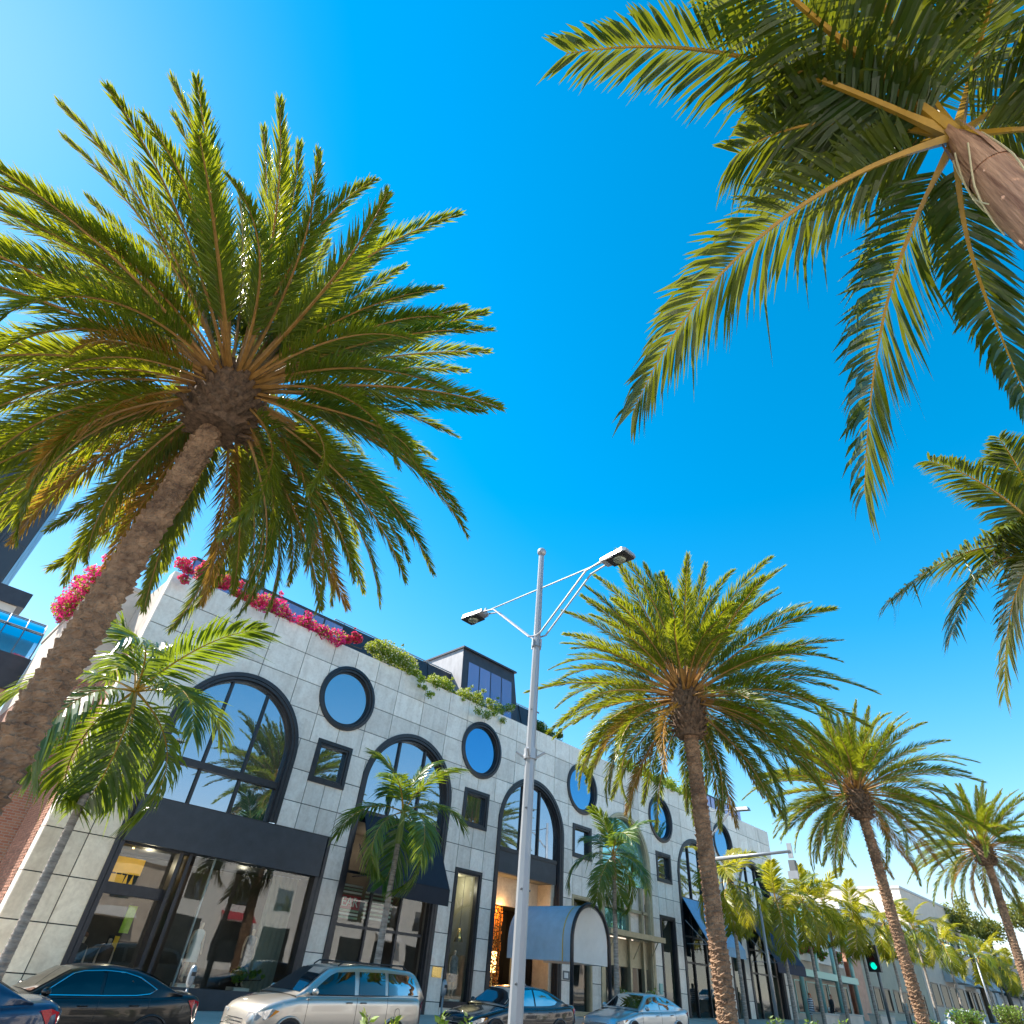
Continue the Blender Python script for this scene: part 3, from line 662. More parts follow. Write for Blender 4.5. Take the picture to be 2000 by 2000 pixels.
# ------------------------------------------------------------------ awnings and canopy
def awning(name, label, k, z0, z1, out, valance, hw, mat, grp=None):
    c = BAY[k]; a = thing(name, label, 'awning', (c, FY, z1), grp)
    mb = MB(); n = 10; rows = []
    for i in range(n+1):
        t = i/n; y = FY-0.02-out*t; z = z0+(z1-z0)*t-0.05*sin(pi*t)
        rows.append([(c-hw+2*hw*q/8, y+0.0, z-0.012*sin(q*pi/4)) for q in range(9)])
    mb.grid(rows); rows2 = [[(x, y+0.015, z-0.03) for x, y, z in r] for r in rows]; mb.grid(rows2)
    mb.build('canvas', mat, a, smooth=True)
    mb = MB(); mb.box((c-hw, FY-out-0.03, z1-valance), (c+hw, FY-out-0.012, z1-0.005)); mb.build('valance', mat, a)
    fr = MB(); fr.tube([(c-hw+0.05, FY-0.02, z1-0.05), (c-hw+0.05, FY-out+0.02, z1-0.05), (c+hw-0.05, FY-out+0.02, z1-0.05), (c+hw-0.05, FY-0.02, z1-0.05)], 0.022, 6)
    fr.build('frame', 'bronze' if k == 1 else 'galv', a)
    for s_ in (-1, 1):
        MB().tube([(c+s_*(hw-0.06), FY-0.02, z1+0.55*(z0-z1)-0.15), (c+s_*(hw-0.06), FY-out*0.85, z1-0.03)], 0.025, 6).build('stay', 'bronze' if k == 1 else 'galv', a)
    return a
awning('awning', 'black navy canvas awning over the shop behind the middle king palm', 1, 5.42, 3.05, 1.35, 0.62, 2.15, 'awning_navy', 'awnings of the marble building')
awning('awning', 'navy canvas awning coloured light blue for sky sheen, just behind the second date palm trunk', 4, 5.5, 3.0, 1.7, 0.5, 2.3, 'awning_sky_sheen', 'awnings of the marble building')
awning('awning', 'deep navy canvas awning at the far end of the marble building', 5, 5.5, 2.7, 1.9, 0.6, 2.3, 'awning_deep', 'awnings of the marble building')
# barrel canopy to the kerb
cc, cw, cy0, cy1, cs = 26.85, 1.38, 20.9, FY-0.02, 1.72
can = thing('barrel_canopy', 'sky blue barrel vault entrance canopy with white end panel behind lamp post', 'canopy', (cc, 23, G(27)+0.15))
def arcp(r, y, zs, zl, n=20): return [(cc-r, y, zl)]+[(cc-r*cos(pi*q/n), y, zs+r*1.12*sin(pi*q/n)) for q in range(n+1)]+[(cc+r, y, zl)]
mb = MB(); mb.grid([arcp(cw-0.05, cy0+0.05+(cy1-cy0-0.05)*t/6, cs, 0.98) for t in range(7)]); mb.build('canvas', 'canopy_blue', can, smooth=True)
mb = MB(); mb.grid([arcp(cw-0.03, cy0+0.55, cs, 0.98), arcp(cw-0.03, cy0+0.60, cs, 0.98)]); mb.build('yellow_stripe', 'yellow', can)
mb = MB(); pts = arcp(cw-0.12, cy0+0.03, cs, 0.98); mb.add(pts, [tuple(range(len(pts)))]); mb.build('end_panel', 'canvas_white', can)
zg = G(cc)+0.15
mb = MB(); outl = [(cc-cw, cy0, zg)]+arcp(cw, cy0, cs, 0.9)[1:-1]+[(cc+cw, cy0, zg)]; mb.tube(outl, 0.085, 8); mb.build('front_arch_post', 'bronze', can, smooth=True)

# ------------------------------------------------------------------ plants on the parapet
def leaf_quads(mb, pts, size, mi, up_bias=0.3):
    for p in pts:
        s_ = size*random.uniform(0.6, 1.25); a = random.uniform(0, 2*pi); el = random.uniform(-0.7, 1.2)
        n = Vector((cos(a)*cos(el), sin(a)*cos(el), sin(el))); t = n.orthogonal().normalized(); t.rotate(Matrix.Rotation(random.uniform(0, 6.28), 3, n)); b = n.cross(t)
        p = Vector(p); mb.add([p-t*s_*0.5, p+b*s_*0.32+n*s_*0.08, p+t*s_*0.55, p-b*s_*0.32+n*s_*0.08], [(0, 1, 2, 3)], mi)
def plant(name, label, cat, spine, rad, nleaf, nfl, leafm, flm, size=0.11, fsize=0.10, grp=None, hang=0.5, flum=1):
    c0 = spine[len(spine)//2]; o = thing(name, label, cat, c0, grp)
    lf, fl = MB(), MB(); L, Fp = [], []
    blobs = []
    for i in range(len(spine)-1):
        a, b = Vector(spine[i]), Vector(spine[i+1]); nb = max(2, int((b-a).length/0.38))
        for q in range(nb):
            blobs.append((a.lerp(b, (q+random.random())/nb)+Vector((random.gauss(0, .1), random.gauss(0, .1), random.gauss(0, .12))), rad*random.uniform(0.3, 1.05)))
            if random.random() < 0.75: blobs.append((blobs[-1][0]+Vector((random.gauss(0, .3), random.gauss(0, .2), random.uniform(.1, .75)*rad*1.3)), rad*random.uniform(0.12, 0.35)))
            if random.random() < 0.5: blobs.append((blobs[0][0].lerp(blobs[-1][0], random.random())+Vector((random.gauss(0, .3), -rad*0.4, -random.uniform(.1, .5))), rad*random.uniform(0.1, 0.28)))
            if random.random() < 0.5*hang: blobs.append((blobs[-1][0]+Vector((random.gauss(0, .15), -rad*0.5, -random.uniform(.3, 1.0)*hang)), rad*random.uniform(0.25, 0.5)))
    tot = sum(r*r for _, r in blobs)
    def scat(n, lst, k):
        for c_, r in blobs:
            for _ in range(max(1, int(n*r*r/tot))):
                d = Vector((random.gauss(0, 1), random.gauss(0, 1), random.gauss(0, 1))).normalized()*r*random.uniform(k, 1.08)
                lst.append(c_+Vector((d.x, d.y*0.8, d.z*0.8)))
    scat(nleaf, L, 0.3); scat(int(nfl*0.55), Fp, 0.55)
    leaf_quads(lf, L, size, 0); stuff(lf.build('foliage', leafm, o))
    if nfl: leaf_quads(fl, Fp, fsize, 0); stuff(fl.build('flowers', flm, o))
    st = MB(); st.tube([spine[0]]+[tuple(Vector(s_)+Vector((0, 0.05, -0.1))) for s_ in spine]+[spine[-1]], 0.02, 5); st.build('stem', 'twig', o)
    return o
py, pz = FY+0.12, 12.38
plant('bougainvillea', 'magenta bougainvillea along the side wing parapet left of the palm trunk', 'flowering vine', [(2.95, 29.3, 13.1), (2.9, 31.5, 13.1), (2.9, 34, 13.0), (2.9, 37, 12.9)], 0.8, 3400, 8000, 'vine_leaf', 'magenta', 0.14, 0.15, 'bougainvillea on the roof edge')
plant('bougainvillea', 'coral red bougainvillea on the marble corner above the young king palm', 'flowering vine', [(4.7, py, pz+0.1), (5.6, py, pz+0.3), (8.2, py, pz+0.1)], 0.6, 1900, 6000, 'vine_leaf', 'coral', 0.1, 0.13, 'bougainvillea on the roof edge')
plant('bougainvillea', 'magenta bougainvillea spilling over the marble edge behind hanging date palm fronds', 'flowering vine', [(8.4, py, pz+0.1), (10.4, py-0.05, pz+0.1), (12.6, py-0.05, pz)], 0.55, 1700, 5000, 'vine_leaf', 'magenta', 0.1, 0.13, 'bougainvillea on the roof edge', hang=1.0)
plant('bougainvillea', 'coral and pink bougainvillea beside the first white flowering shrub', 'flowering vine', [(12.7, py, pz+0.1), (13.9, py, pz+0.2)], 0.48, 800, 2200, 'vine_leaf', 'coral', 0.1, 0.13, 'bougainvillea on the roof edge')
plant('flowering_shrub', 'white flowering shrub on the parapet above the first round window', 'shrub', [(14.2, py, pz+0.25), (15.6, py, pz+0.5), (17.0, py, pz+0.3)], 0.72, 5600, 1300, 'vine_leaf', 'cream_fl', 0.1, 0.1, 'shrubs on the parapet')
plant('flowering_shrub', 'lime green trailing shrub below the dark mansard on the parapet', 'shrub', [(16.9, py, pz), (18.6, py, pz+0.1), (20.4, py, pz+0.05)], 0.56, 3800, 700, 'vine_leaf', 'cream_fl', 0.1, 0.09, 'shrubs on the parapet', hang=0.9)
plant('flowering_shrub', 'cream flowering shrub on the parapet in front of the stair box', 'shrub', [(20.6, py, pz+0.05), (22.6, py, pz+0.1), (24.3, py, pz+0.3)], 0.68, 5600, 1300, 'vine_leaf', 'cream_fl', 0.1, 0.1, 'shrubs on the parapet', hang=1.0)
plant('planter_shrub', 'dark green shrub on the roof right of the lamp post', 'shrub', [(26.8, FY+0.7, pz+0.3), (28.2, FY+0.7, pz+0.4), (30.0, FY+0.6, pz+0.3)], 0.55, 2600, 200, 'vine_dark', 'cream_fl', 0.12, 0.1, 'shrubs on the parapet')
plant('planter_shrub', 'bright green shrub on the parapet left of the second date palm trunk', 'shrub', [(36.2, py, pz+0.05), (39.0, py, pz+0.2), (42.5, py, pz+0.2), (45.5, py, pz)], 0.6, 4600, 0, 'vine_leaf', 'cream_fl', 0.13, 0.1, 'shrubs on the parapet')

# ------------------------------------------------------------------ palms
def frond_geo(mb, P, N, leafL, leafW, npair, style, rnd, r0=0.03, bare=0.12):
    """P: rachis points, N: upper-side normals. material 0 leaf, 1 rachis"""
    n = len(P)-1
    def at(t):
        f = min(n-1e-6, max(0, t*n)); i = int(f); q = f-i
        p = P[i].lerp(P[i+1], q)
        tg = ((P[i+1]-P[i]).normalized().lerp((P[min(i+2, n)]-P[min(i+1, n-1)]).normalized(), q)).normalized()
        nn = N[i].lerp(N[i+1], q); nn = (nn-tg*nn.dot(tg)).normalized()
        return p, tg, nn
    rows = []
    m_ = 20
    for k in range(m_+1):
        t = k/m_; p, tg, nn = at(t); s_ = tg.cross(nn); w_ = r0*((1-t)**0.8*0.9+0.08+(0.55*max(0, 1-t/0.14) if style != 'date' else 0.5*max(0, 1-t/0.12)))
        rows.append([p+s_*w_, p+nn*w_*0.6, p-s_*w_, p-nn*w_*0.9])
    mb.grid(rows, 1, True)
    for k in range(npair):
        t = bare+(1-bare)*(k+0.5)/npair
        for sgn in (-1, 1):
            tt = min(0.999, t+rnd.uniform(-0.3, 0.3)/npair*(1-bare)); p, tg, nn = at(tt); s_ = tg.cross(nn)*sgn
            u = (tt-bare)/(1-bare)
            if style == 'date':
                ln = leafL*(0.45+0.75*sin(pi*min(1, u*0.85+0.12)))*rnd.uniform(0.85, 1.1)*(1-0.35*u)
                if u > 0.97: ln *= 0.8
                a = radians(46-27*u+rnd.uniform(-8, 8)); el = radians(rnd.choice((8, 28, 48))+rnd.uniform(-8, 8))
                d = tg*cos(a)+(s_*cos(el)+nn*sin(el))*sin(a)
                wv = (d.cross(nn+s_*rnd.uniform(-0.8, 0.8))).normalized()*leafW*rnd.uniform(0.8, 1.2)
                q = p+d*ln*0.38
                mb.add([p, q+wv, p+d*ln-Vector((0, 0, ln*0.04)), q-wv], [(0, 1, 2, 3)], 0)
            else:
                ln = leafL*(0.55+0.6*sin(pi*min(1, u*0.8+0.15)))*rnd.uniform(0.88, 1.08)*(1-0.45*max(0, u-0.5))
                a = radians(66-36*u+rnd.uniform(-5, 5)); el = radians(rnd.uniform(-4, 16))
                d = tg*cos(a)+(s_*cos(el)+nn*sin(el))*sin(a); dr = Vector((0, 0, -1))
                wv = (d.cross(nn)).normalized()*leafW*rnd.uniform(0.8, 1.15)
                dd = style_droop*rnd.uniform(0.4, 1.5)*(2.2 if rnd.random() < 0.08 else 1)
                if rnd.random() < 0.04: continue
                wv.rotate(Matrix.Rotation(rnd.uniform(-0.6, 0.6), 3, d))
                q1 = p+d*ln*0.3; q2 = p+d*ln*0.66+dr*ln*0.10*dd; q3 = p+d*ln*0.93+dr*ln*0.32*dd
                mb.add([p+wv*0.3, p-wv*0.3, q1-wv, q1+wv, q2-wv*0.8, q2+wv*0.8, q3], [(0, 1, 2, 3), (3, 2, 4, 5), (5, 4, 6)], 0)
style_droop = 1.0
def bend_frond(name, L, th0, droop, p, leafL, leafW, npair, style, seed, leaf, rach, r0=0.03, bare=0.12):
    """frond mesh starting at the origin along +x at elevation th0, bending down by droop"""
    rnd = random.Random(seed); n = 18; pts = [Vector((0, 0, 0))]; nr = []; tw = rnd.uniform(-0.12, 0.12)
    yaw = 0
    for i in range(n+1):
        t = i/n; th = th0-droop*t**p; yaw = tw*t*t
        tg = Vector((cos(th)*cos(yaw), cos(th)*sin(yaw), sin(th))); nr.append(Vector((-sin(th), 0.35*tw*t, cos(th))))
        if i < n: pts.append(pts[-1]+tg*(L/n))
    mb = MB(); frond_geo(mb, pts, nr, leafL, leafW, npair, style, rnd, r0, bare)
    return mb.mesh(name, [leaf, rach])

def boots_trunk(name, H, r0, r1, nb, rowh, depth, seed, mat, lean=(0, 0), na=6, nv=6, flare=0.0):
    """date palm trunk with overlapping cut leaf bases"""
    rnd = random.Random(seed); rows = []; nrow = int(H/rowh); A = nb*na
    amp = [[rnd.uniform(0.35, 1.25) for _ in range(nb+1)] for _ in range(nrow+2)]
    tilt = [[rnd.uniform(-0.35, 0.35) for _ in range(nb+1)] for _ in range(nrow+2)]
    for i in range(nrow*nv+1):
        z = i/nv*rowh; row = []
        tz = z/H; rad = r0+(r1-r0)*tz+flare*max(0, tz-0.9)*10*0.1+0.12*max(0, 0.06-tz)/0.06
        ox = lean[0]*tz+0.03*sin(tz*5+seed); oy = lean[1]*tz+0.03*cos(tz*4+seed)
        for k in range(A):
            an = 2*pi*k/A; zz = z/rowh+0.16*sin(an*3+seed)+0.1*sin(an*7+z*2)
            r_ = int(max(0, min(nrow, zz))); v = zz-r_
            u = k/na+(0.5 if r_ % 2 else 0); ui = int(u) % nb; uf = u-int(u)
            vv = min(1, max(0, v+tilt[r_][ui]*(uf-0.5)))
            d = depth*amp[r_][ui]*(vv**1.3)*(1-abs(2*uf-1)**4*0.75)
            rr = rad+d+rnd.uniform(-0.011, 0.011)
            row.append((ox+rr*cos(an), oy+rr*sin(an), z))
        rows.append(row)
    mb = MB(); mb.grid(rows, 0, True); return mb.mesh(name, [mat], False)
def boss_mesh(name, r, h, n, seed):
    rnd = random.Random(seed); mb = MB()
    mb.lathe([(r*0.75, -0.1), (r*1.0, h*0.3), (r*0.9, h*0.7), (r*0.5, h*1.05)], (0, 0, 0), 14)
    for i in range(n):
        a = i*2.399963; t = i/n; z = h*t*0.98-0.04; rr = r*(0.82+0.30*sin(pi*min(1, t+0.15)))
        L = 0.20*rnd.uniform(0.7, 1.4); wd = 0.055*rnd.uniform(0.8, 1.25); el = radians(10+50*t+rnd.uniform(-10, 10))
        o = Vector((cos(a)*rr*0.75, sin(a)*rr*0.75, z)); d = Vector((cos(a)*cos(el), sin(a)*cos(el), sin(el))); s_ = Vector((-sin(a), cos(a), 0)); u_ = s_.cross(d)*-1
        e = o+d*L
        mb.add([o+s_*wd*1.5, o+u_*wd*0.9, o-s_*wd*1.5, o-u_*wd*0.7, e+s_*wd*0.8, e+u_*wd*0.45, e-s_*wd*0.8, e-u_*wd*0.3], [(0,1,5,4),(1,2,6,5),(2,3,7,6),(3,0,4,7),(4,5,6,7)])
    return mb.mesh(name, ['date_boss'])
# shared date-palm meshes: age classes from upright spear leaves to hanging old leaves
DF = []
for i, (th, dr, L) in enumerate([(0, 0.35, 3.6), (0, 0.60, 4.0), (0, 0.85, 4.3), (0, 1.10, 4.3), (0, 1.40, 4.2), (0, 1.0, 4.4)]):
    DF.append(bend_frond('frond', L, th, dr, 1.5, 0.54, 0.0145, 150, 'date', 40+i, 'date_leaf', 'date_rachis', 0.034, 0.20))
DFO = [bend_frond('frond', 4.1, 0, 1.1, 1.4, 0.54, 0.014, 110, 'date', 60, 'date_old', 'date_rachis', 0.034, 0.20)]
TR_BIG = boots_trunk('trunk', 7.6, 0.255, 0.18, 8, 0.115, 0.075, 3, 'date_bark', na=6, nv=7)
TR_SM = boots_trunk('trunk', 7.6, 0.20, 0.165, 10, 0.125, 0.05, 5, 'date_bark', na=5, nv=6)
BOSS = boss_mesh('crown_boss', 0.55, 1.1, 150, 8)
def date_palm(label, x, y, zbb, zhub, trunk, seed, nfr, scale=1.0, lo=-62, lean=(0, 0), rs=1.0, bscale=1.0, old=0.2):
    """zbb: underside of the boss of cut leaf bases, zhub: where the youngest leaves spring"""
    rnd = random.Random(seed); g = G(x)+0.13; H = zbb-g; bl = zhub-zbb
    root = thing('date_palm', label, 'palm tree', (x, y, g), 'date palms along the median')
    t = link('trunk', trunk, root, True); t.scale = (rs, rs, (H+0.15)/7.6)
    b = link('crown_boss', BOSS, root, True); b.location = (lean[0], lean[1], H); b.scale = (bscale, bscale, bl/1.1); b.rotation_euler = (0, 0, rnd.uniform(0, 6))
    if lean != (0, 0): t.rotation_euler = (-lean[1]/H, lean[0]/H, 0)
    for i in range(nfr):
        u = i/(nfr-1); az = i*2.399963+rnd.uniform(-0.25, 0.25)
        el = 86-(86-lo)*u**0.78+rnd.uniform(-7, 7)
        tocam = math.atan2(-y, -x); da = (az-tocam+pi) % (2*pi)-pi
        if u > 0.58 and abs(da) < 0.75 and rnd.random() < 0.85: continue      # old leaves trimmed on the street side
        if u < 0.12: me = DF[0]
        elif u < 0.35: me = DF[rnd.choice((0, 1, 1, 2))]
        elif u < 0.7: me = DF[rnd.choice((2, 3, 5, 1))]
        else: me = DF[rnd.choice((2, 3, 4, 4))]
        if u > 0.7 and rnd.random() < old: me = DFO[0]
        f = link('frond', me, root, True)
        s_ = scale*rnd.uniform(0.88, 1.08)*(0.86+0.14*min(1, u*3.5))*(1.0 if u < 0.8 else 0.9)
        zb = H+bl*(1.04-0.5*u); rb = bscale*(0.10+0.28*sin(pi*min(1, u*0.9+0.1)))
        f.location = (lean[0]+cos(az)*rb, lean[1]+sin(az)*rb, zb)
        rm = Matrix.Rotation(az, 3, 'Z') @ Matrix.Rotation(-radians(el), 3, 'Y') @ Matrix.Rotation(radians(rnd.uniform(-32, 32)), 3, 'X')
        f.rotation_euler = rm.to_euler(); f.scale = (s_,)*3
    return root
YM = 10.4
date_palm('tallest-looking date palm with thick rough trunk at the left, nearest to the camera', 0.98, 9.6, 7.58, 8.90, TR_BIG, 101, 200, 1.14, -44, (0.22, 0), 0.95, 1.10)
date_palm('date palm standing right of the lamp post with its trunk over the blue awning', 19.45, YM, 7.28, 9.05, TR_SM, 202, 150, 1.26, -28, (-0.52, 0), 1.25, 1.05, 0.3)
date_palm('third date palm from the left with slender curved trunk before the far corner', 36.4, YM, 8.0, 9.5, TR_SM, 331, 120, 1.20, -34, (-0.7, 0.1), 1.2, 1.0, 0.15)
date_palm('farthest date palm at the right edge of the picture', 60.2, YM, 9.8, 11.2, TR_SM, 417, 104, 1.30, -42, (0.8, -0.2), 1.35, 1.2, 0.35)

# king palms
KF = []
for i, (dr, L) in enumerate([(1.1, 2.5), (1.5, 2.6), (1.9, 2.6), (2.3, 2.5)]):
    KF.append(bend_frond('frond', L, 0, dr, 1.35, 0.74, 0.026, 62, 'king', 80+i, 'king_leaf', 'king_rachis', 0.026, 0.14))
KF2 = [bend_frond('frond', L, 0, dr, 1.35, 0.74, 0.028, 58, 'king', 90+i, 'king_yellow_lit', 'king_rachis', 0.026, 0.14) for i, (dr, L) in enumerate([(1.1, 2.5), (1.5, 2.6), (1.9, 2.6), (2.3, 2.5)])]
def king_trunk(name, H, r0, r1, mat, seed=1):
    mb = MB(); prof = []; rnd = random.Random(seed); z = 0
    while z < H:
        r = r0+(r1-r0)*z/H+0.10*max(0, 0.05-z/H); st = rnd.uniform(0.07, 0.13)
        prof += [(r*1.0, z), (r*1.045, z+st*0.12), (r*1.05, z+st*0.24), (r*0.995, z+st*0.36)]; z += st
    prof.append((r1, H)); mb.lathe(prof, (0, 0, 0), 14); return mb.mesh(name, [mat], True)
KT = king_trunk('trunk', 5.0, 0.125, 0.085, 'king_bark')
def shaft_mesh(mat):
    mb = MB(); mb.lathe([(0.085, 0), (0.115, 0.06), (0.12, 0.25), (0.10, 0.6), (0.075, 0.95), (0.05, 1.15)], (0, 0, 0), 12); return mb.mesh('crownshaft', [mat], True)
KS = [shaft_mesh('king_shaft'), shaft_mesh('king_shaft_dry')]
def king_palm(label, x, y, zc, seed, nfr=10, scale=1.0, lo=-30, dry=False, az0=None, stalk=False, gz=0.15, tw=1.0, FR=None):
    """zc: height where the fronds leave the crownshaft"""
    rnd = random.Random(seed); g = G(x)+gz; H = zc-g; sl = 1.0*scale
    root = thing('king_palm', label, 'palm tree', (x, y, g), 'king palms on the pavement')
    t = link('trunk', KT, root, True); t.scale = (tw, tw, (H-sl)/5.0)
    s_ = link('crownshaft', KS[1 if dry else 0], root, True); s_.location = (0, 0, H-sl-0.02); s_.scale = (tw, tw, sl)
    for i in range(nfr):
        u = i/(nfr-1); az = (az0 if az0 is not None else rnd.uniform(0, 6))+i*2.399963+rnd.uniform(-0.2, 0.2)
        el = 82-(82-lo)*u+rnd.uniform(-6, 6)
        f = link('frond', (FR or KF)[min(3, max(0, int(u*3.2+rnd.uniform(-0.6, 0.9))))], root, True)
        k = scale*rnd.uniform(0.9, 1.1)*(0.85 if u < 0.15 else 1)
        f.location = (cos(az)*0.05, sin(az)*0.05, H-0.02-0.12*u)
        f.rotation_euler = (Matrix.Rotation(az, 3, 'Z') @ Matrix.Rotation(-radians(el), 3, 'Y') @ Matrix.Rotation(radians(rnd.uniform(-25, 25)), 3, 'X')).to_euler(); f.scale = (k,)*3
    if stalk:
        mb = MB()
        for q in range(26):
            a = rnd.uniform(0, 6.28); L = rnd.uniform(0.35, 0.7); d = Vector((cos(a)*0.25, sin(a)*0.25, 0))
            mb.tube([(0, 0, 0), tuple(d*0.6+Vector((0, 0, -0.05))), tuple(d+Vector((0, 0, -L)))], 0.008, 3)
        f = link('flower_stalk', mb.mesh('flower_stalk', ['blossom']), root, True); f.location = (0.12, -0.1, H-sl)
    return root
KY = 19.3
king_palm('young king palm with pale trunk in front of the marble corner pier', 4.05, KY, 5.75, 7, 13, 1.42, -46, stalk=True, az0=0.9)
king_palm('king palm in front of the black navy awning, behind the minivan', 0.722*KY, KY, 4.65, 21, 11, 1.12, -34, az0=0.35)
king_palm('king palm with a dry purplish crownshaft before the champagne framed bay', 1.376*KY, KY, 5.3, 33, 12, 1.08, -50, dry=True, az0=0.5)
for q, (r_, zr, lab) in enumerate([(1.96, 0.30, 'king palm just right of the second date palm trunk'),
        (2.27, 0.285, 'king palm whose trunk crosses the deep navy awning'),
        (2.68, 0.33, 'king palm between the two walking women on the far pavement'),
        (2.96, 0.315, 'king palm right beside the green traffic signal'),
        (3.70, 0.35, 'pale trunked king palm right of the third date palm trunk'),
        (4.13, 0.335, 'king palm with hanging yellow fronds near the grey awnings'),
        (4.75, 0.32, 'king palm left of the farthest date palm trunk'),
        (5.45, 0.31, 'last small king palm behind the farthest date palm'),
        (3.30, 0.33, 'king palm just left of the third date palm trunk'),
        (2.48, 0.31, 'king palm left of the first walking woman'),
        (5.05, 0.345, 'king palm above the dark sign with gold letters')]):
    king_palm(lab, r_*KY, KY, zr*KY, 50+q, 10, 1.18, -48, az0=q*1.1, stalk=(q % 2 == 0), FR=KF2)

# the two king palms beside the camera, fronds laid out one by one
def bez(p0, p1, p2, p3, n=20):
    return [p0*((1-t)**3)+p1*(3*t*(1-t)**2)+p2*(3*t*t*(1-t))+p3*t**3 for t in [i/n for i in range(n+1)]]
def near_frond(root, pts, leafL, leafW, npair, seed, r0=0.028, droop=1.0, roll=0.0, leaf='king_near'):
    global style_droop
    style_droop = droop; rnd = random.Random(seed); P = bez(*pts); N = []
    for i in range(len(P)):
        tg = (P[min(i+1, len(P)-1)]-P[max(0, i-1)]).normalized(); nn = Vector((0, 0, 1))
        side = (pts[3]-pts[0]).cross(Vector((0, 0, 1))).normalized()
        nn = side.cross(tg).normalized()
        if nn.z < 0 and abs(tg.z) < 0.9: nn = -nn
        nn.rotate(Matrix.Rotation(roll*i/len(P), 3, tg)); N.append(nn)
    mb = MB(); frond_geo(mb, P, N, leafL, leafW, npair, 'king', rnd, r0, 0.10); style_droop = 1.0
    return mb.build('frond', [leaf, 'king_rachis'], root)
def near_palm(label, crown, g, trunk_r, fronds, seed, leafL=0.55):
    base = Vector((crown.x+0.10, crown.y-0.05, g)); root = thing('king_palm', label, 'palm tree', base, 'king palms beside the camera')
    H = crown.z-g; prof = []; z = 0; rnd = random.Random(seed)
    while z < H-1.25:
        st = rnd.uniform(0.08, 0.13); r = trunk_r*(1.0-0.12*z/H); prof += [(r, z), (r*1.04, z+st*0.15), (r*1.045, z+st*0.3), (r, z+st*0.42)]; z += st
    prof.append((trunk_r*0.9, H-1.2))
    lx, ly = crown.x-base.x, crown.y-base.y
    mb = MB(); mb.lathe(prof, (0, 0, 0), 18); mb.v = [(base.x+x+lx*zz/H, base.y+y+ly*zz/H, g+zz) for x, y, zz in mb.v]; mb.build('trunk', 'king_bark', root, True)
    mb = MB(); mb.lathe([(trunk_r*0.95, H-1.22), (trunk_r*1.15, H-1.1), (trunk_r*1.2, H-0.85), (trunk_r*1.02, H-0.5), (trunk_r*0.72, H-0.18), (trunk_r*0.42, H+0.0), (trunk_r*0.15, H+0.12)], (0, 0, 0), 18)
    mb.v = [(base.x+x+lx*zz/H, base.y+y+ly*zz/H, g+zz) for x, y, zz in mb.v]; mb.build('crownshaft', 'king_shaft_dry', root, True)
    for q in range(9):
        a0 = rnd.uniform(0, 6.28); pts_ = []; h0 = H-rnd.uniform(0.05, 0.35); tw_ = rnd.uniform(-2.2, 2.2)
        for k in range(9):
            zz = h0-k*0.085; a = a0+tw_*k/9; r = trunk_r*(1.24 if zz < H-0.6 else 1.24-0.55*(zz-H+0.6)/0.6)
            pts_.append((base.x+lx*zz/H+r*cos(a), base.y+ly*zz/H+r*sin(a), g+zz))
        MB().tube(pts_, 0.0045, 4).build('leaf_fibre', 'blossom', root)
    for q in range(5):
        a = q*1.2566+0.4; mb = MB(); rows = []
        for k in range(7):
            zz = H-0.5+k*0.1; r = trunk_r*(1.08-0.075*k) ; wd = 0.62-0.07*k
            rows.append([(base.x+lx*zz/H+r*cos(a+wd*(j-3)/3), base.y+ly*zz/H+r*sin(a+wd*(j-3)/3), g+zz) for j in range(7)])
        mb.grid(rows); mb.build('leaf_sheath', 'king_shaft_dry', root, True)
    for i, f in enumerate(fronds):
        pts, kw = f; pts = [crown+(pts[0]-crown)*1.0]+pts[1:]
        near_frond(root, pts, kw.get('ll', leafL), kw.get('lw', 0.021)*0.62, int(kw.get('n', 54)*1.85), seed*10+i, kw.get('r', 0.03)*0.8, kw.get('dr', 1.0), kw.get('roll', 0))
    return root
CR = W(1868, 268, dist=4.9)
def fr(*p, **kw):
    pts = [W(px, py_, Z=z) for px, py_, z in p]
    return ([CR]+pts, kw)
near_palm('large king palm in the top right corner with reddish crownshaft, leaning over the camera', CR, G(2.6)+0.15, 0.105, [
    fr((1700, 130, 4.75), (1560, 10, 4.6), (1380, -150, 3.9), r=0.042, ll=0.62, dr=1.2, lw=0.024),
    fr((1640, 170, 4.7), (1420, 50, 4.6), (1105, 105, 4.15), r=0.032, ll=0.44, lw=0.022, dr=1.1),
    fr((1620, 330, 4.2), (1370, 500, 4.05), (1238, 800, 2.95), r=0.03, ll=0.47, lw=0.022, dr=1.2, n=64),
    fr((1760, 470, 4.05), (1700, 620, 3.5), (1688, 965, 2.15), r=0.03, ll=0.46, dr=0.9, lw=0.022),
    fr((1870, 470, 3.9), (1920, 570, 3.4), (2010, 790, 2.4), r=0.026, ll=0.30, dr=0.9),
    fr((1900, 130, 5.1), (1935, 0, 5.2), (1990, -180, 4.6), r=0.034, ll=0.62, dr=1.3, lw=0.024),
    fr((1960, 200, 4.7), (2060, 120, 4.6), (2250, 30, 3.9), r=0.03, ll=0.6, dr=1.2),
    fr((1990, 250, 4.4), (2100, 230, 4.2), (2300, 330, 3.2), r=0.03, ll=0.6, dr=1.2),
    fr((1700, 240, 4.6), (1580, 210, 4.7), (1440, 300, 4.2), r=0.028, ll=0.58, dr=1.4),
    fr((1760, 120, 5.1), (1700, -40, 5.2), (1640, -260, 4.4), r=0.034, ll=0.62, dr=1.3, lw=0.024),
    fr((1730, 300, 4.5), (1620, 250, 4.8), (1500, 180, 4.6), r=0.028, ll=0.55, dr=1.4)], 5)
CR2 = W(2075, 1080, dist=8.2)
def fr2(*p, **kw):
    return ([CR2]+[W(px, py_, Z=z) for px, py_, z in p], kw)
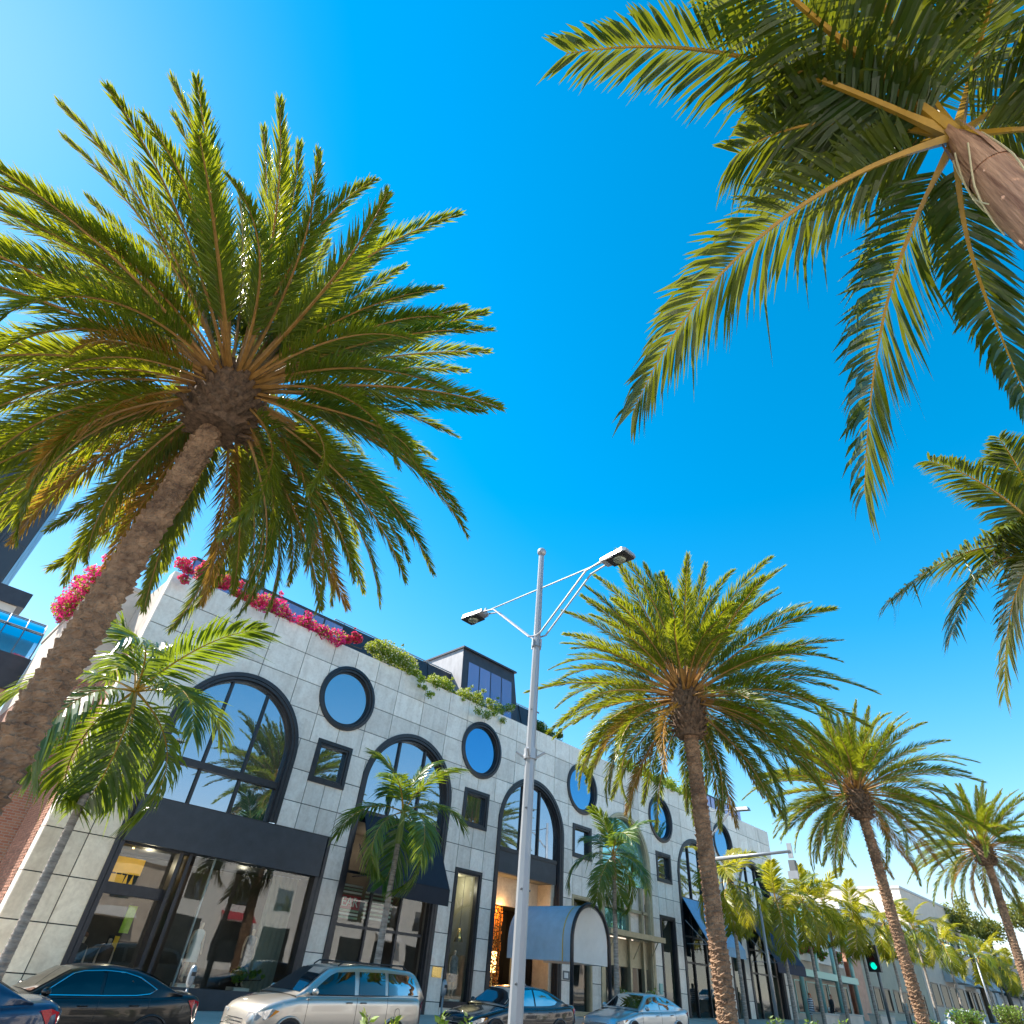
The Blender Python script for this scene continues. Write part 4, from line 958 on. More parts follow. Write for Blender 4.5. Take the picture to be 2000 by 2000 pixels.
near_palm('king palm cut off by the right edge, halfway up the picture', CR2, G(7.2)+0.15, 0.125, [
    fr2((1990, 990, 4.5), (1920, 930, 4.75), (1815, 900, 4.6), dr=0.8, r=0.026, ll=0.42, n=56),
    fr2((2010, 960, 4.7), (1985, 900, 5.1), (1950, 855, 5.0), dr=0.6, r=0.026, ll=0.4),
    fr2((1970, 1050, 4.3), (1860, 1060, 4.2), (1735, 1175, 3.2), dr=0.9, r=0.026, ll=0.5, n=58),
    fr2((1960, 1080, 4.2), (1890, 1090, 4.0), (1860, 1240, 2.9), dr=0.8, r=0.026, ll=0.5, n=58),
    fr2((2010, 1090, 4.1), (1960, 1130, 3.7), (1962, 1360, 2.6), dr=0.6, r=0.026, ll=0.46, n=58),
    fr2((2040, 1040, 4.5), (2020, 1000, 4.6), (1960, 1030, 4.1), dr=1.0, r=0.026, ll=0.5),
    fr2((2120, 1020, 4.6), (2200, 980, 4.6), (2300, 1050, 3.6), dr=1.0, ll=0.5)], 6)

# ------------------------------------------------------------------ street lamp on the median
def street_lamp(label, x, y, ztop, half, zarm, K=1.3):
    g = G(x)+0.13; L = thing('street_lamp', label, 'street lamp', (x, y, g), 'twin street lamps')
    mb = MB(); mb.tube([(x, y, g), (x, y, g+0.25)], [0.26, 0.22], 8); mb.build('base', 'galv', L)
    mb = MB(); mb.tube([(x, y, g+0.2), (x, y, g+3), (x, y, ztop-0.2)], [0.15, 0.137, 0.08], 8); mb.build('pole', 'galv', L)
    mb = MB(); mb.lathe([(0.02, -0.12)]+[(0.136*sin(pi*i/10)+0.002, -0.136*cos(pi*i/10)) for i in range(11)], (x, y, ztop-0.05), 14); mb.build('finial', 'galv', L, True)
    zr = zarm+0.08
    MB().tube([(x, y-half+0.1, zr-0.03), (x, y+half-0.1, zr-0.03)], 0.023, 6).build('tie_rod', 'galv', L)
    zk = zarm-1.5
    for s_ in (-1, 1):
        for q in (-1, 1):
            MB().tube([(x+q*0.07, y, zk), (x+q*0.11, y+s_*0.22, zk+0.02), (x+q*0.11, y+s_*(half-0.94), zarm-0.08), (x+q*0.10, y+s_*(half-0.39), zarm+0.02)], 0.027, 6).build('arm', 'galv', L)
        hd = MB(); y0, y1 = y+s_*(half-0.42), y+s_*(half+0.47)
        ys = sorted((y0, y1)); prof = []
        a, b = (y0, y1)
        hd.add([(x-0.182, a, zarm-0.02), (x+0.182, a, zarm-0.02), (x+0.273, b-s_*0.1, zarm-0.05), (x+0.221, b, zarm-0.04), (x-0.221, b, zarm-0.04), (x-0.273, b-s_*0.1, zarm-0.05),
                (x-0.156, a, zarm+0.09), (x+0.156, a, zarm+0.09), (x+0.247, b-s_*0.12, zarm+0.09), (x+0.195, b-s_*0.02, zarm+0.06), (x-0.195, b-s_*0.02, zarm+0.06), (x-0.247, b-s_*0.12, zarm+0.09)],
               [(0,1,2,3,4,5), (6,7,8,9,10,11), (0,1,7,6), (1,2,8,7), (2,3,9,8), (3,4,10,9), (4,5,11,10), (5,0,6,11)])
        h = hd.build('luminaire', 'galv', L, fix=True)
        mb = MB(); mb.box((x-0.215, min(a+s_*0.2, b-s_*0.05), zarm-0.075), (x+0.215, max(a+s_*0.2, b-s_*0.05), zarm-0.05)); mb.build('bezel', 'black', h)
        mb = MB(); cy_ = (a+s_*0.2+b-s_*0.05)/2; mb.lathe([(0.18, 0.0), (0.155, -0.04), (0.08, -0.065)], (x, cy_, zarm-0.076), 14); mb.build('lens', 'lens', h, True)
        mb = MB(); mb.box((x-0.03, min(a, a-s_*0.05), zarm+0.06), (x+0.03, max(a, a-s_*0.05), zarm+0.17)); mb.build('knuckle', 'galv', h)
    mb = MB(); mb.tube([(x, y, zk-0.32), (x, y, zk-0.12)], 0.13, 8)
    for q in (0, 1.57, 3.14, 4.71): mb.box((x+0.155*cos(q)-0.02, y+0.155*sin(q)-0.02, zk-0.34), (x+0.155*cos(q)+0.02, y+0.155*sin(q)+0.02, zk-0.12))
    mb.build('collar', 'galv', L)
    mb = MB(); mb.tube([(x, y, zk-3.3), (x, y, zk-3.05)], 0.165, 8)
    for q in (0.6, 2.2, 3.7, 5.3): mb.tube([(x+0.155*cos(q), y+0.155*sin(q), zk-3.25), (x+0.36*cos(q), y+0.36*sin(q), zk-3.13)], 0.03, 5)
    mb.build('banner_bracket', 'galv', L)
    for zz in (zk-2.1, zk-4.4, zk-6.0, zk-7.6, zk-9.1):
        if zz > g+0.3:
            for q in (0.4, 2.6): MB().tube([(x+0.118*cos(q), y-0.118*abs(sin(q)), zz), (x+0.175*cos(q), y-0.175*abs(sin(q)), zz-0.02)], 0.021, 6).build('bolt', 'galv_dark', L)
    return L
street_lamp('tall grey twin-arm street lamp standing in the centre of the picture', 8.45*1.3, YM, 8.11*1.3, 2.12*1.3, 7.02*1.3)

# signal mast with lamp head on the far pavement (its pole hides behind the second date palm)
sx, sy = 35.6, 18.9; g = G(sx)+0.15
S = thing('signal_mast', 'grey traffic signal mast with lamp head behind the second date palm', 'traffic signal', (sx, sy, g))
MB().tube([(sx, sy, g), (sx, sy, 9.3)], [0.16, 0.09], 10).build('pole', 'galv', S, True)
MB().tube([(sx, sy, 6.45), (sx, 14.45, 6.62)], [0.11, 0.07], 10).build('mast_arm', 'galv', S, True)
MB().tube([(sx, sy, 8.95), (sx, 17.2, 8.9)], 0.03, 6).build('lamp_stay', 'galv', S)
for q in (-0.06, 0.06): MB().tube([(sx+q, sy, 7.6), (sx+q, 17.6, 8.75), (sx+q, 17.2, 8.86)], 0.03, 6).build('lamp_arm', 'galv', S)
hd = MB(); hd.add([(sx-0.16, 17.2, 8.80), (sx+0.16, 17.2, 8.80), (sx+0.2, 16.35, 8.78), (sx-0.2, 16.35, 8.78), (sx-0.14, 17.2, 8.98), (sx+0.14, 17.2, 8.98), (sx+0.16, 16.4, 8.94), (sx-0.16, 16.4, 8.94)],
       [(0, 1, 2, 3), (4, 5, 6, 7), (0, 1, 5, 4), (1, 2, 6, 5), (2, 3, 7, 6), (3, 0, 4, 7)]); hd.build('luminaire', 'galv', S, fix=True)
box('sign_back', (sx-0.03, 14.35, 6.3), (sx+0.02, 14.6, 7.0), 'galv', S)
box('signal_head', (sx-0.14, 14.3, 5.45), (sx+0.14, 14.62, 6.2), 'galv_dark', S)
mb = MB(); mb.box((sx-0.2, 14.2, 5.35), (sx-0.15, 14.72, 5.7)); mb.build('backplate', 'galv', S)
# far green signal
sx2, sy2 = 57.9, 18.9; g = G(sx2)+0.15
S2 = thing('traffic_signal', 'black traffic signal showing green on a grey pole at the far corner', 'traffic signal', (sx2, sy2, g))
MB().tube([(sx2+0.35, sy2, g), (sx2+0.35, sy2, 4.6)], 0.10, 10).build('pole', 'galv_dark', S2, True)
hb = box('signal_head', (sx2-0.2, sy2-0.42, 2.75), (sx2+0.12, sy2+0.42, 4.35), 'black', S2)
for z, mt in ((4.05, 'red_off'), (3.55, 'red_off'), (3.1, 'green_lit')):
    mb = MB(); ps = [(sx2-0.21, sy2+0.21*cos(2*pi*k/16), z+0.21*sin(2*pi*k/16)) for k in range(16)]; mb.add(ps, [tuple(range(16))]); mb.build('signal_lens', mt, hb)
    mb = MB(); mb.grid([[(sx2-0.2, sy2+0.23*cos(pi*k/8), z+0.23*sin(pi*k/8)) for k in range(9)], [(sx2-0.42, sy2+0.23*cos(pi*k/8), z+0.23*sin(pi*k/8)) for k in range(9)]]); mb.build('visor', 'black', hb)
def plain_pole(label, x, y, z1):
    P_ = thing('light_pole', label, 'pole', (x, y, G(x)+0.15), 'slim poles on the far pavement')
    MB().tube([(x, y, G(x)+0.15), (x, y, z1)], [0.10, 0.065], 10).build('shaft', 'galv', P_, True)
    MB().tube([(x, y, G(x)+0.15), (x, y, G(x)+0.55)], [0.17, 0.13], 10).build('base', 'galv', P_, True)
    MB().lathe([(0.09, 0), (0.1, 0.05), (0.03, 0.14)], (x, y, z1-0.02), 10).build('cap', 'galv', P_, True)
plain_pole('slim grey pole in front of the deep navy awning', 2.145*18.9, 18.9, 4.9)
plain_pole('slim grey pole left of the dark sign with gold letters', 4.69*18.9, 18.9, 5.6)
def meter(label, x):
    g = G(x)+0.15; P_ = thing('parking_meter', label, 'parking meter', (x, 18.55, g), 'parking meters')
    MB().tube([(x, 18.55, g), (x, 18.55, g+0.95)], 0.03, 8).build('post', 'galv', P_, True)
    MB().lathe([(0.05, 0.9), (0.085, 0.98), (0.09, 1.15), (0.075, 1.27), (0.03, 1.33)], (x, 18.55, g), 12).build('head', 'steel', P_, True)
    box('display', (x-0.05, 18.45, g+1.12), (x+0.05, 18.475, g+1.2), 'black', P_)
meter('parking meter behind the boot of the black sedan', W(377, 1898, Y=18.55).x)
meter('parking meter between the minivan and the charcoal car', W(868, 1922, Y=18.55).x)

# ------------------------------------------------------------------ cars (front towards -x)
def interp(tab, x):
    for (a, va), (b, vb) in zip(tab[:-1], tab[1:]):
        if x <= b: 
            t = (x-a)/(b-a) if b > a else 0
            return va+(vb-va)*t
    return tab[-1][1]
def sm(tab, x, h=0.018): return (interp(tab, x-h)+2*interp(tab, x)+interp(tab, x+h))/4
SPEC = {
 'sedan': dict(belt=[(0,.55),(.02,.68),(.06,.74),(.16,.84),(.29,.95),(.45,.955),(.62,.965),(.78,.99),(.88,1.03),(.97,1.045),(1,.93)],
   roof=[(.27,.95),(.30,.99),(.425,1.36),(.50,1.425),(.58,1.44),(.68,1.40),(.76,1.30),(.875,1.06),(.90,1.02)],
   glass=[[(.335,.975),(.43,1.30),(.47,1.345),(.545,1.365),(.55,.985)],[(.565,.985),(.56,1.365),(.63,1.35),(.70,1.28),(.78,1.10),(.755,1.03),(.70,1.00)]],
   ws=(.30,.425), rw=(.70,.865), wheel=(.19,.79)),
 'van': dict(belt=[(0,.62),(.015,.80),(.05,.90),(.12,1.00),(.205,1.08),(.40,1.10),(.70,1.115),(.95,1.12),(.99,1.05),(1,.8)],
   roof=[(.19,1.08),(.22,1.13),(.37,1.60),(.42,1.67),(.55,1.72),(.75,1.71),(.90,1.66),(.945,1.58),(.985,1.20),(.995,1.1)],
   glass=[[(.265,1.12),(.375,1.48),(.41,1.55),(.52,1.58),(.525,1.125)],[(.55,1.13),(.548,1.585),(.715,1.59),(.72,1.135)],[(.74,1.135),(.737,1.59),(.87,1.565),(.915,1.50),(.945,1.16)]],
   ws=(.22,.37), rw=(.93,.975), wheel=(.18,.79)),
}
PLAN = [(0,.66),(.012,.78),(.04,.88),(.10,.965),(.2,.99),(.5,1),(.8,.99),(.93,.96),(.975,.89),(.992,.80),(1,.70)]
def car(name, label, cat, kind, x0, yc, L, Wd, hs_, paint, trim='chrome', extra=None):
    sp = SPEC[kind]; xm = x0+L/2; g = G(xm); slope = 0.0233
    C_ = thing(name, label, cat, (xm, yc, g), 'cars in the street')
    hw = Wd/2
    def P(u, y, z): x = x0+L*u; return (x, yc+y, g+slope*(x-xm)+z*hs_)
    belt = lambda u: sm(sp['belt'], u); roof = lambda u: sm(sp['roof'], u, 0.012)
    us = [0, .004, .012, .025, .045, .07, .10, .13, .17, .21, .25, .29]+[.33+.05*i for i in range(12)]+[.90, .93, .955, .975, .988, .996, 1]
    rows = []
    for u in us:
        w_ = hw*sm(PLAN, u, 0.006); b = belt(u); zb = .24+.10*max(0, .06-u)/.06+.12*max(0, u-.94)/.06
        half = [(0, zb), (.80*w_, zb), (.955*w_, zb+.06), (.99*w_, zb+.16), (w_, b*.55+.10), (.995*w_, b-.18), (.985*w_, b-.10), (.95*w_, b-.035), (.87*w_, b-.008), (.5*w_, b+.018), (0, b+.03)]
        full = [P(u, y, z) for y, z in half]+[P(u, -y, z) for y, z in half[-2:0:-1]]
        rows.append(full)
    mb = MB(); mb.grid(rows, 0, True); n = len(rows[0]); mb.add(rows[0], [tuple(range(n))]); mb.add(rows[-1], [tuple(range(n))])
    body = mb.build('body', paint, C_, True, fix=True)
    r0, r1 = sp['roof'][0][0], sp['roof'][-1][0]
    wb = lambda u: hw*.905*sm(PLAN, u, .006)
    def wr(u): return hw*(.905-.20*min(1, max(0, roof(u)-belt(u))/.42))*min(1, .9+.1*1)
    rows = []
    for i in range(41):
        u = r0+(r1-r0)*i/40; b = belt(u)-.03; z = max(roof(u), b+.002); w1 = wr(u); h = z-b
        half = [(wb(u), b), (wb(u)*.55+w1*.45+.012, b+h*.5), (w1+.02, b+h*.90), (w1*.93, b+h*.985), (w1*.6, z+.012), (0, z+.022)]
        rows.append([P(u, y, q) for y, q in half]+[P(u, -y, q) for y, q in half[-2::-1]])
    mb = MB(); mb.grid(rows); mb.build('cabin', paint, body, True, fix=True)
    def side(u, z, s_, off=0.008):
        b = belt(u)-.03; h = max(.02, roof(u)-b); t = min(1, max(0, (z-b)/h)); A = [(0, wb(u)), (.5, wb(u)*.55+wr(u)*.45+.012), (.90, wr(u)+.02), (.985, wr(u)*.93), (1.0, wr(u)*.8)]
        return P(u, s_*(interp(A, t)+off), z)
    for s_ in (-1, 1):
        for poly in sp['glass']:
            cu = sum(p[0] for p in poly)/len(poly); cz = sum(p[1] for p in poly)/len(poly)
            dense = []
            for i in range(len(poly)):
                a, b = poly[i], poly[(i+1) % len(poly)]
                for q in range(4): dense.append((a[0]+(b[0]-a[0])*q/4, a[1]+(b[1]-a[1])*q/4))
            mb = MB(); m_ = len(dense); vs_ = []
            for k in (1, .66, .33): vs_ += [side(cu+(p[0]-cu)*k, cz+(p[1]-cz)*k, s_, .011) for p in dense]
            vs_.append(side(cu, cz, s_, .011)); fs = []
            for k in range(2):
                for i in range(m_): fs.append((k*m_+i, k*m_+(i+1) % m_, (k+1)*m_+(i+1) % m_, (k+1)*m_+i))
            for i in range(m_): fs.append((2*m_+i, 2*m_+(i+1) % m_, 3*m_))
            mb.add(vs_, fs); gl = mb.build('side_window', 'carglass', C_, True)
        # bright trim round the whole side glass
        al = [p for poly in sp['glass'] for p in poly]
        topl = sorted(al, key=lambda p: p[0])
        if trim and kind == 'sedan':
            a, b = sp['glass'][0], sp['glass'][-1]
            loop = [a[0], a[1], a[2], a[3], b[1], b[2], b[3], b[4], b[5], b[6], b[0], a[4], a[0]]
            MB().tube([side(p[0], p[1], s_, .016) for p in loop], .011, 5).build('window_trim', trim, C_)
        elif trim:
            MB().tube([side(.27, 1.105, s_, .016), side(.6, 1.115, s_, .016), side(.95, 1.14, s_, .016)], .012, 5).build('window_trim', trim, C_)
    def top(u0, u1, k, nm, fy=.86):
        mb = MB(); rows = []
        for i in range(7):
            u = u0+(u1-u0)*i/6; w1 = wr(u)*fy
            rows.append([P(u, w1*q/4, roof(u)+(.022-.010*abs(q/4)**2)+.010) for q in range(-4, 5)])
        mb.grid(rows); mb.build(nm, 'carglass', C_, True)
    top(sp['ws'][0], sp['ws'][1], 1, 'windscreen'); top(sp['rw'][0], sp['rw'][1], 1, 'rear_window')
    box_ = MB(); bx0, bx1 = P(.36, 0, .5), P(.8, 0, .95); box_.box((bx0[0], yc-hw*.7, bx0[2]), (bx1[0], yc+hw*.7, bx1[2])); box_.build('seats', 'dash', C_)
    # seams, handles, mirrors
    us_ = [sp['glass'][0][0][0]-.03, .557, .76] if kind == 'sedan' else [.255, .537, .73]
    for s_ in (-1, 1):
        for u in us_:
            w_ = hw*sm(PLAN, u, .006); b = belt(u)
            MB().tube([P(u, s_*(.995*w_+.001), .32), P(u, s_*(w_+.001), b*.55+.1), P(u, s_*(.995*w_+.001), b-.18), P(u, s_*(.985*w_+.001), b-.10), P(u, s_*(.95*w_+.002), b-.03)], .005, 4).build('panel_gap', 'black', body)
        for u in ((.50, .70) if kind == 'sedan' else (.49, .575)):
            b = belt(u); MB().tube([P(u-.018, s_*(hw*.99+.006), b-.13), P(u-.012, s_*(hw*.99+.03), b-.125), P(u+.012, s_*(hw*.99+.03), b-.122), P(u+.018, s_*(hw*.99+.006), b-.127)], .013, 5).build('door_handle', 'galv_dark' if paint != 'p_black' else paint, C_, True)
        um = sp['glass'][0][0][0]+.03; b = belt(um)
        mb = MB(); rows = []
        for k in range(7):
            t = k/6; r = .085*sin(pi*(.12+.76*t)); c0 = P(um-.02+.015*0, s_*(hw*.93+.03+.17*t), b+.075)
            rows.append([(c0[0]+r*1.0*cos(2*pi*q/10), c0[1], c0[2]+r*.85*sin(2*pi*q/10)) for q in range(10)])
        mb.grid(rows, 0, True); mb.add(rows[0], [tuple(range(10))]); mb.add(rows[-1], [tuple(range(10))])
        mr_ = mb.build('mirror', paint, C_, True, fix=True)
        # lamps
        pts = [(.975, .60), (.997, .64), (.985, .93), (.955, .97), (.925, .955), (.955, .80)] if kind == 'sedan' else [(.972, .62), (.995, .66), (.992, .98), (.975, 1.06), (.965, .98)]
        bb = belt(.96)
        pts = [(u, z*bb/1.045 if kind == 'sedan' else z) for u, z in pts]
        mb = MB(); mb.add([P(u, s_*(hw*sm(PLAN, u, .006)*1.0+.012), z) for u, z in pts], [tuple(range(len(pts)))])
        mb.add([P(u, s_*(hw*sm(PLAN, u, .006)*.62), z) if False else P(1.003, s_*hw*.45, z) for u, z in pts[1:3]]+[P(u, s_*(hw*sm(PLAN, u, .006)+.012), z) for u, z in (pts[2], pts[1])], [(0, 1, 2, 3)])
        mb.build('tail_lamp', 'taillight', C_)
        hp = [(.02, .52), (.075, .60), (.12, .70), (.07, .70), (.022, .62)] if kind == 'sedan' else [(.015, .62), (.06, .64), (.115, .80), (.08, .84), (.02, .76)]
        mb = MB(); mb.add([P(u, s_*(hw*sm(PLAN, u, .006)+.010), z) for u, z in hp], [tuple(range(len(hp)))])
        mb.add([P(hp[0][0]-.012, s_*hw*.5, hp[0][1]+.02), P(hp[4][0]-.008, s_*hw*.5, hp[4][1]), P(hp[4][0], s_*(hw*sm(PLAN, hp[4][0], .006)+.010), hp[4][1]), P(hp[0][0], s_*(hw*sm(PLAN, hp[0][0], .006)+.010), hp[0][1])], [(0, 1, 2, 3)])
        hl = mb.build('head_lamp', 'headlight', C_)
        mb = MB(); mb.add([P(u, s_*(hw*sm(PLAN, u, .006)+.014), z) for u, z in ((hp[1][0]+.01, hp[1][1]+.02), (hp[2][0], hp[2][1]), (hp[2][0]-.02, hp[2][1]+.02))], [(0, 1, 2)]); mb.build('indicator', 'amber_lens', hl)
        # wheels and arches
        for u in sp['wheel']:
            c0 = P(u, s_*(hw-.10), .33); 
            ar = MB(); pts_ = []
            for q in range(13):
                a = pi*q/12; x_ = c0[0]+.395*cos(a); z_ = c0[2]-.02+.395*sin(a)
                pts_.append((x_, yc+s_*(hw+.004), z_))
            ar.tube(pts_, .022, 6); ar.build('wheel_arch', paint, body, True)
            mb = MB(); ps = [(c0[0]+.385*cos(2*pi*q/24), yc+s_*(hw+.003), c0[2]-.02+.385*sin(2*pi*q/24)) for q in range(24)]; mb.add(ps, [tuple(range(24))]); mb.build('wheel_well', 'black', body)
            mb = MB(); prof = [(.20, -.10), (.30, -.11), (.335, -.08), (.335, .08), (.30, .11), (.20, .10)]
            rows = [[(c0[0]+r*cos(2*pi*q/28), c0[1]+s_*.0+o_, c0[2]+r*sin(2*pi*q/28)) for q in range(28)] for r, o_ in prof]
            mb.grid(rows, 0, True); wh = mb.build('wheel', 'rubber', C_, True, fix=True)
            mb = MB(); yo = c0[1]+s_*.105
            for q in range(5):
                a = 2*pi*q/5; d = Vector((cos(a), 0, sin(a))); e = Vector((-sin(a), 0, cos(a))); c1 = Vector((c0[0], yo, c0[2]))
                mb.add([c1+d*.04+e*.03, c1+d*.23+e*.022, c1+d*.23-e*.022, c1+d*.04-e*.03], [(0, 1, 2, 3)])
            mb.tube([(c0[0]+.235*cos(2*pi*q/24), yo, c0[2]+.235*sin(2*pi*q/24)) for q in range(25)], .014, 5); mb.build('rim', 'alloy', wh)
    gy = .50 if kind == 'sedan' else .56
    mb = MB(); mb.add([P(-.001, -hw*.42, gy-.1), P(-.001, hw*.42, gy-.1), P(.006, hw*.48, gy+.10), P(.006, -hw*.48, gy+.10)], [(0, 1, 2, 3)]); gr_ = mb.build('grille', 'black', C_)
    for q in range(3):
        z = gy-.06+q*.06; MB().tube([P(-.002, -hw*.43, z), P(-.004, 0, z), P(-.002, hw*.43, z)], .010, 4).build('grille_bar', 'chrome', gr_)
    mb = MB(); mb.box(P(1.0, -.26, .62), tuple(Vector(P(1.0, .26, .74))+Vector((.012, 0, 0)))); mb.build('number_plate', 'white', C_)
    for s_ in (0, 1):
        u = s_; mb = MB(); w_ = hw*.70
        mb.tube([P(.05 if not s_ else .95, -hw*.93, .45), P(.004 if not s_ else .996, -w_*.8, .42), P(-.012 if not s_ else 1.012, 0, .42), P(.004 if not s_ else .996, w_*.8, .42), P(.05 if not s_ else .95, hw*.93, .45)], .075, 8); mb.build('bumper', paint, body, True)
    if extra == 'rails':
        for s_ in (-1, 1):
            MB().tube([P(.43, s_*hw*.60, 1.68), P(.46, s_*hw*.60, 1.765), P(.85, s_*hw*.60, 1.755), P(.88, s_*hw*.60, 1.67)], .018, 6).build('roof_rail', 'black', C_, True)
        MB().tube([P(.80, s_*(hw*.995+.004), .82) if False else (P(.80, -(hw*.995+.006), .80)[0]+.08*cos(2*pi*q/16), P(.80, -(hw*.995+.006), .80)[1], P(.80, 0, .80)[2]+.09*sin(2*pi*q/16)) for q in range(17)], .004, 4).build('fuel_flap', 'black', C_)
    if extra == 'fin':
        MB().add([P(.70, -.02, 1.40), P(.70, .02, 1.40), P(.745, 0, 1.345), P(.735, 0, 1.43)], [(0, 1, 3), (1, 2, 3), (2, 0, 3)]).build('antenna_fin', 'black', C_)
    return C_
car('parked_car', 'black sedan with chrome-edged side windows in front of the wide shopfront', 'car', 'sedan', 2.62, 16.95, 4.70, 1.82, 1.0, 'p_black', 'chrome', 'fin')
car('parked_minivan', 'champagne silver minivan parked beneath the black navy awning', 'minivan', 'van', 8.55, 16.98, 4.88, 1.96, 1.0, 'p_silver', 'black', 'rails')
car('parked_car', 'charcoal car half hidden behind the lamp post', 'car', 'sedan', 15.25, 16.95, 4.75, 1.82, 1.02, 'p_dark', None, None)
car('parked_car', 'ice blue silver sedan parked before the champagne framed bay', 'car', 'sedan', 22.15, 16.95, 4.85, 1.84, 1.0, 'p_ice', None, 'fin')
car('moving_car', 'navy blue car tail cut off by the lower left corner', 'car', 'sedan', -0.95, 13.9, 4.80, 1.84, 1.03, 'p_blue', None, None)
car('far_car', 'white car roof low at the right among the median shrubs', 'car', 'sedan', 60.5, 15.4, 4.80, 1.84, 1.05, 'p_white', None, None)

# ------------------------------------------------------------------ people and shop-window figures
def skin_body(name, joints, bonds, root_i, mat, parent, mats=None):
    me = bpy.data.meshes.new(name); me.from_pydata([j[:3] for j in joints], bonds, []); me.materials.append(M[mat])
    o = link(name, me, parent, True)
    sk = o.modifiers.new('skin', 'SKIN'); sk.use_smooth_shade = True
    sv = me.skin_vertices[0].data
    for i, j in enumerate(joints):
        sv[i].radius = (j[3], j[4] if len(j) > 4 else j[3]); sv[i].use_root = (i == root_i)
    ss = o.modifiers.new('sub', 'SUBSURF'); ss.levels = 1; ss.render_levels = 2
    return o
def loft(rings, n=14):
    mb = MB(); mb.grid([[(cx+rx*cos(2*pi*k/n), cy+ry*sin(2*pi*k/n), z) for k in range(n)] for cx, cy, rx, ry, z in rings], 0, True); return mb
def figure(name, label, cat, x, y, z, H, rz, outfit, grp=None, stride=0.0, bag=False):
    """standing figure; local +y is the way it faces"""
    R_ = thing(name, label, cat, (x, y, z), grp, rz); k = H/1.7; s = stride
    J = [(0,0,.92,.13,.10), (0,0,1.10,.12,.085), (0,0,1.30,.145,.095), (0,0,1.43,.07,.06), (0,.005,1.50,.05,.05), (0,.01,1.56,.068,.08), (0,.01,1.66,.065,.08),
         (.09,0,.88,.085,.085), (.10,.02+s*.5,.50,.058,.06), (.10,s*.9-.02,.10,.038,.042), (.10,s*.9+.10,.045,.035,.03),
         (-.09,0,.88,.085,.085), (-.10,.02-s*.4,.50,.058,.06), (-.10,-s*.9-.04,.10,.038,.042), (-.10,-s*.9+.08,.045,.035,.03),
         (.17,0,1.40,.05,.05), (.215,-.03-s*.3,1.12,.04,.04), (.225,.04-s*.5,.88,.03,.032), (.225,.06-s*.55,.78,.02,.035),
         (-.17,0,1.40,.05,.05), (-.215,-.03+s*.3,1.12,.04,.04), (-.225,.05+s*.5,.88,.03,.032), (-.225,.08+s*.55,.78,.02,.035)]
    Bn = [(0,1),(1,2),(2,3),(3,4),(4,5),(5,6),(0,7),(7,8),(8,9),(9,10),(0,11),(11,12),(12,13),(13,14),(2,15),(15,16),(16,17),(17,18),(2,19),(19,20),(20,21),(21,22)]
    J = [tuple(v*k for v in j) for j in J]
    body = skin_body('body', J, Bn, 0, outfit.get('skin', 'skin'), R_)
    def part(nm, rings, mat): 
        mb = loft([tuple(v*k for v in r) for r in rings]); o = mb.build(nm, mat); o.parent = R_; me = o.data; me.polygons.foreach_set('use_smooth', [True]*len(me.polygons)); return o
    if 'dress' in outfit: part('dress', [(0,0,.10,.075,1.455),(0,0,.185,.115,1.38),(0,0,.175,.12,1.25),(0,0,.15,.11,1.08),(0,0,.19,.135,.93),(0,0,.20,.15,.72),(0,0,.20,.16,.56)], outfit['dress'])
    if 'coat' in outfit: part('coat', [(0,0,.09,.075,1.47),(0,0,.20,.125,1.40),(0,0,.20,.135,1.2),(0,0,.19,.13,1.05),(0,0,.215,.15,.8),(0,0,.22,.16,.55)], outfit['coat'])
    if 'top' in outfit: part('top', [(0,0,.09,.075,1.465),(0,0,.19,.12,1.39),(0,0,.18,.125,1.22),(0,0,.165,.12,1.05),(0,0,.19,.135,.90)], outfit['top'])
    if 'trousers' in outfit:
        for sx_, st in ((1, s), (-1, -s)):
            part('trouser_leg', [(sx_*.085,0,.115,.13,.95),(sx_*.09,.01+st*.25,.10,.105,.70),(sx_*.10,.02+st*.48,.075,.08,.48),(sx_*.10,st*.85,.06,.065,.12)], outfit['trousers'])
    if 'hair' in outfit:
        part('hair', [(0,-.02,.03,.03,1.755),(0,-.015,.075,.085,1.73),(0,-.02,.092,.10,1.67),(0,-.035,.09,.085,1.58),(0,-.055,.085,.055,1.47),(0,-.07,.07,.035,1.36)], outfit['hair'])
    if bag: part('bag', [(.26,.02,.02,.05,.98),(.27,.02,.05,.12,.95),(.27,.02,.05,.13,.75),(.27,.02,.02,.06,.72)], 'white_cloth')
    return R_
p1 = W(1581, 1944, Y=21.0)
figure('person', 'woman with auburn hair in a blue and white striped sleeveless dress', 'person', p1.x, 21.0, G(p1.x)+0.15, 1.62, radians(95), dict(dress='striped', hair='hair_red'), 'people on the far pavement', 0.14)
p2 = W(1623, 1952, Y=21.6)
figure('person', 'walking person in black top and trousers with light bag by mint column', 'person', p2.x, 21.6, G(p2.x)+0.15, 1.62, radians(80), dict(top='black_cloth', trousers='black_cloth', hair='hair_brown'), 'people on the far pavement', 0.18, True)
p3 = W(1768, 1962, Y=20.2)
figure('person', 'person in a turquoise shirt beside the third date palm trunk', 'person', p3.x, 20.2, G(p3.x)+0.15, 1.7, radians(70), dict(top='teal_cloth', trousers='black_cloth', hair='hair_brown'), 'people on the far pavement', 0.12)
def mann(label, x, y, z, H, rz, o): return figure('mannequin', label, 'mannequin', x, y, z, H, rz, dict(o, skin='mannequin'), 'mannequins in the shop windows')
fl0 = -1.55
def plinth(label, x, y, z0, z1): 
    return tag(box('display_plinth', (x-0.3, y-0.3, z0), (x+0.3, y+0.3, z1), 'white'), label, 'plinth', 'display plinths')
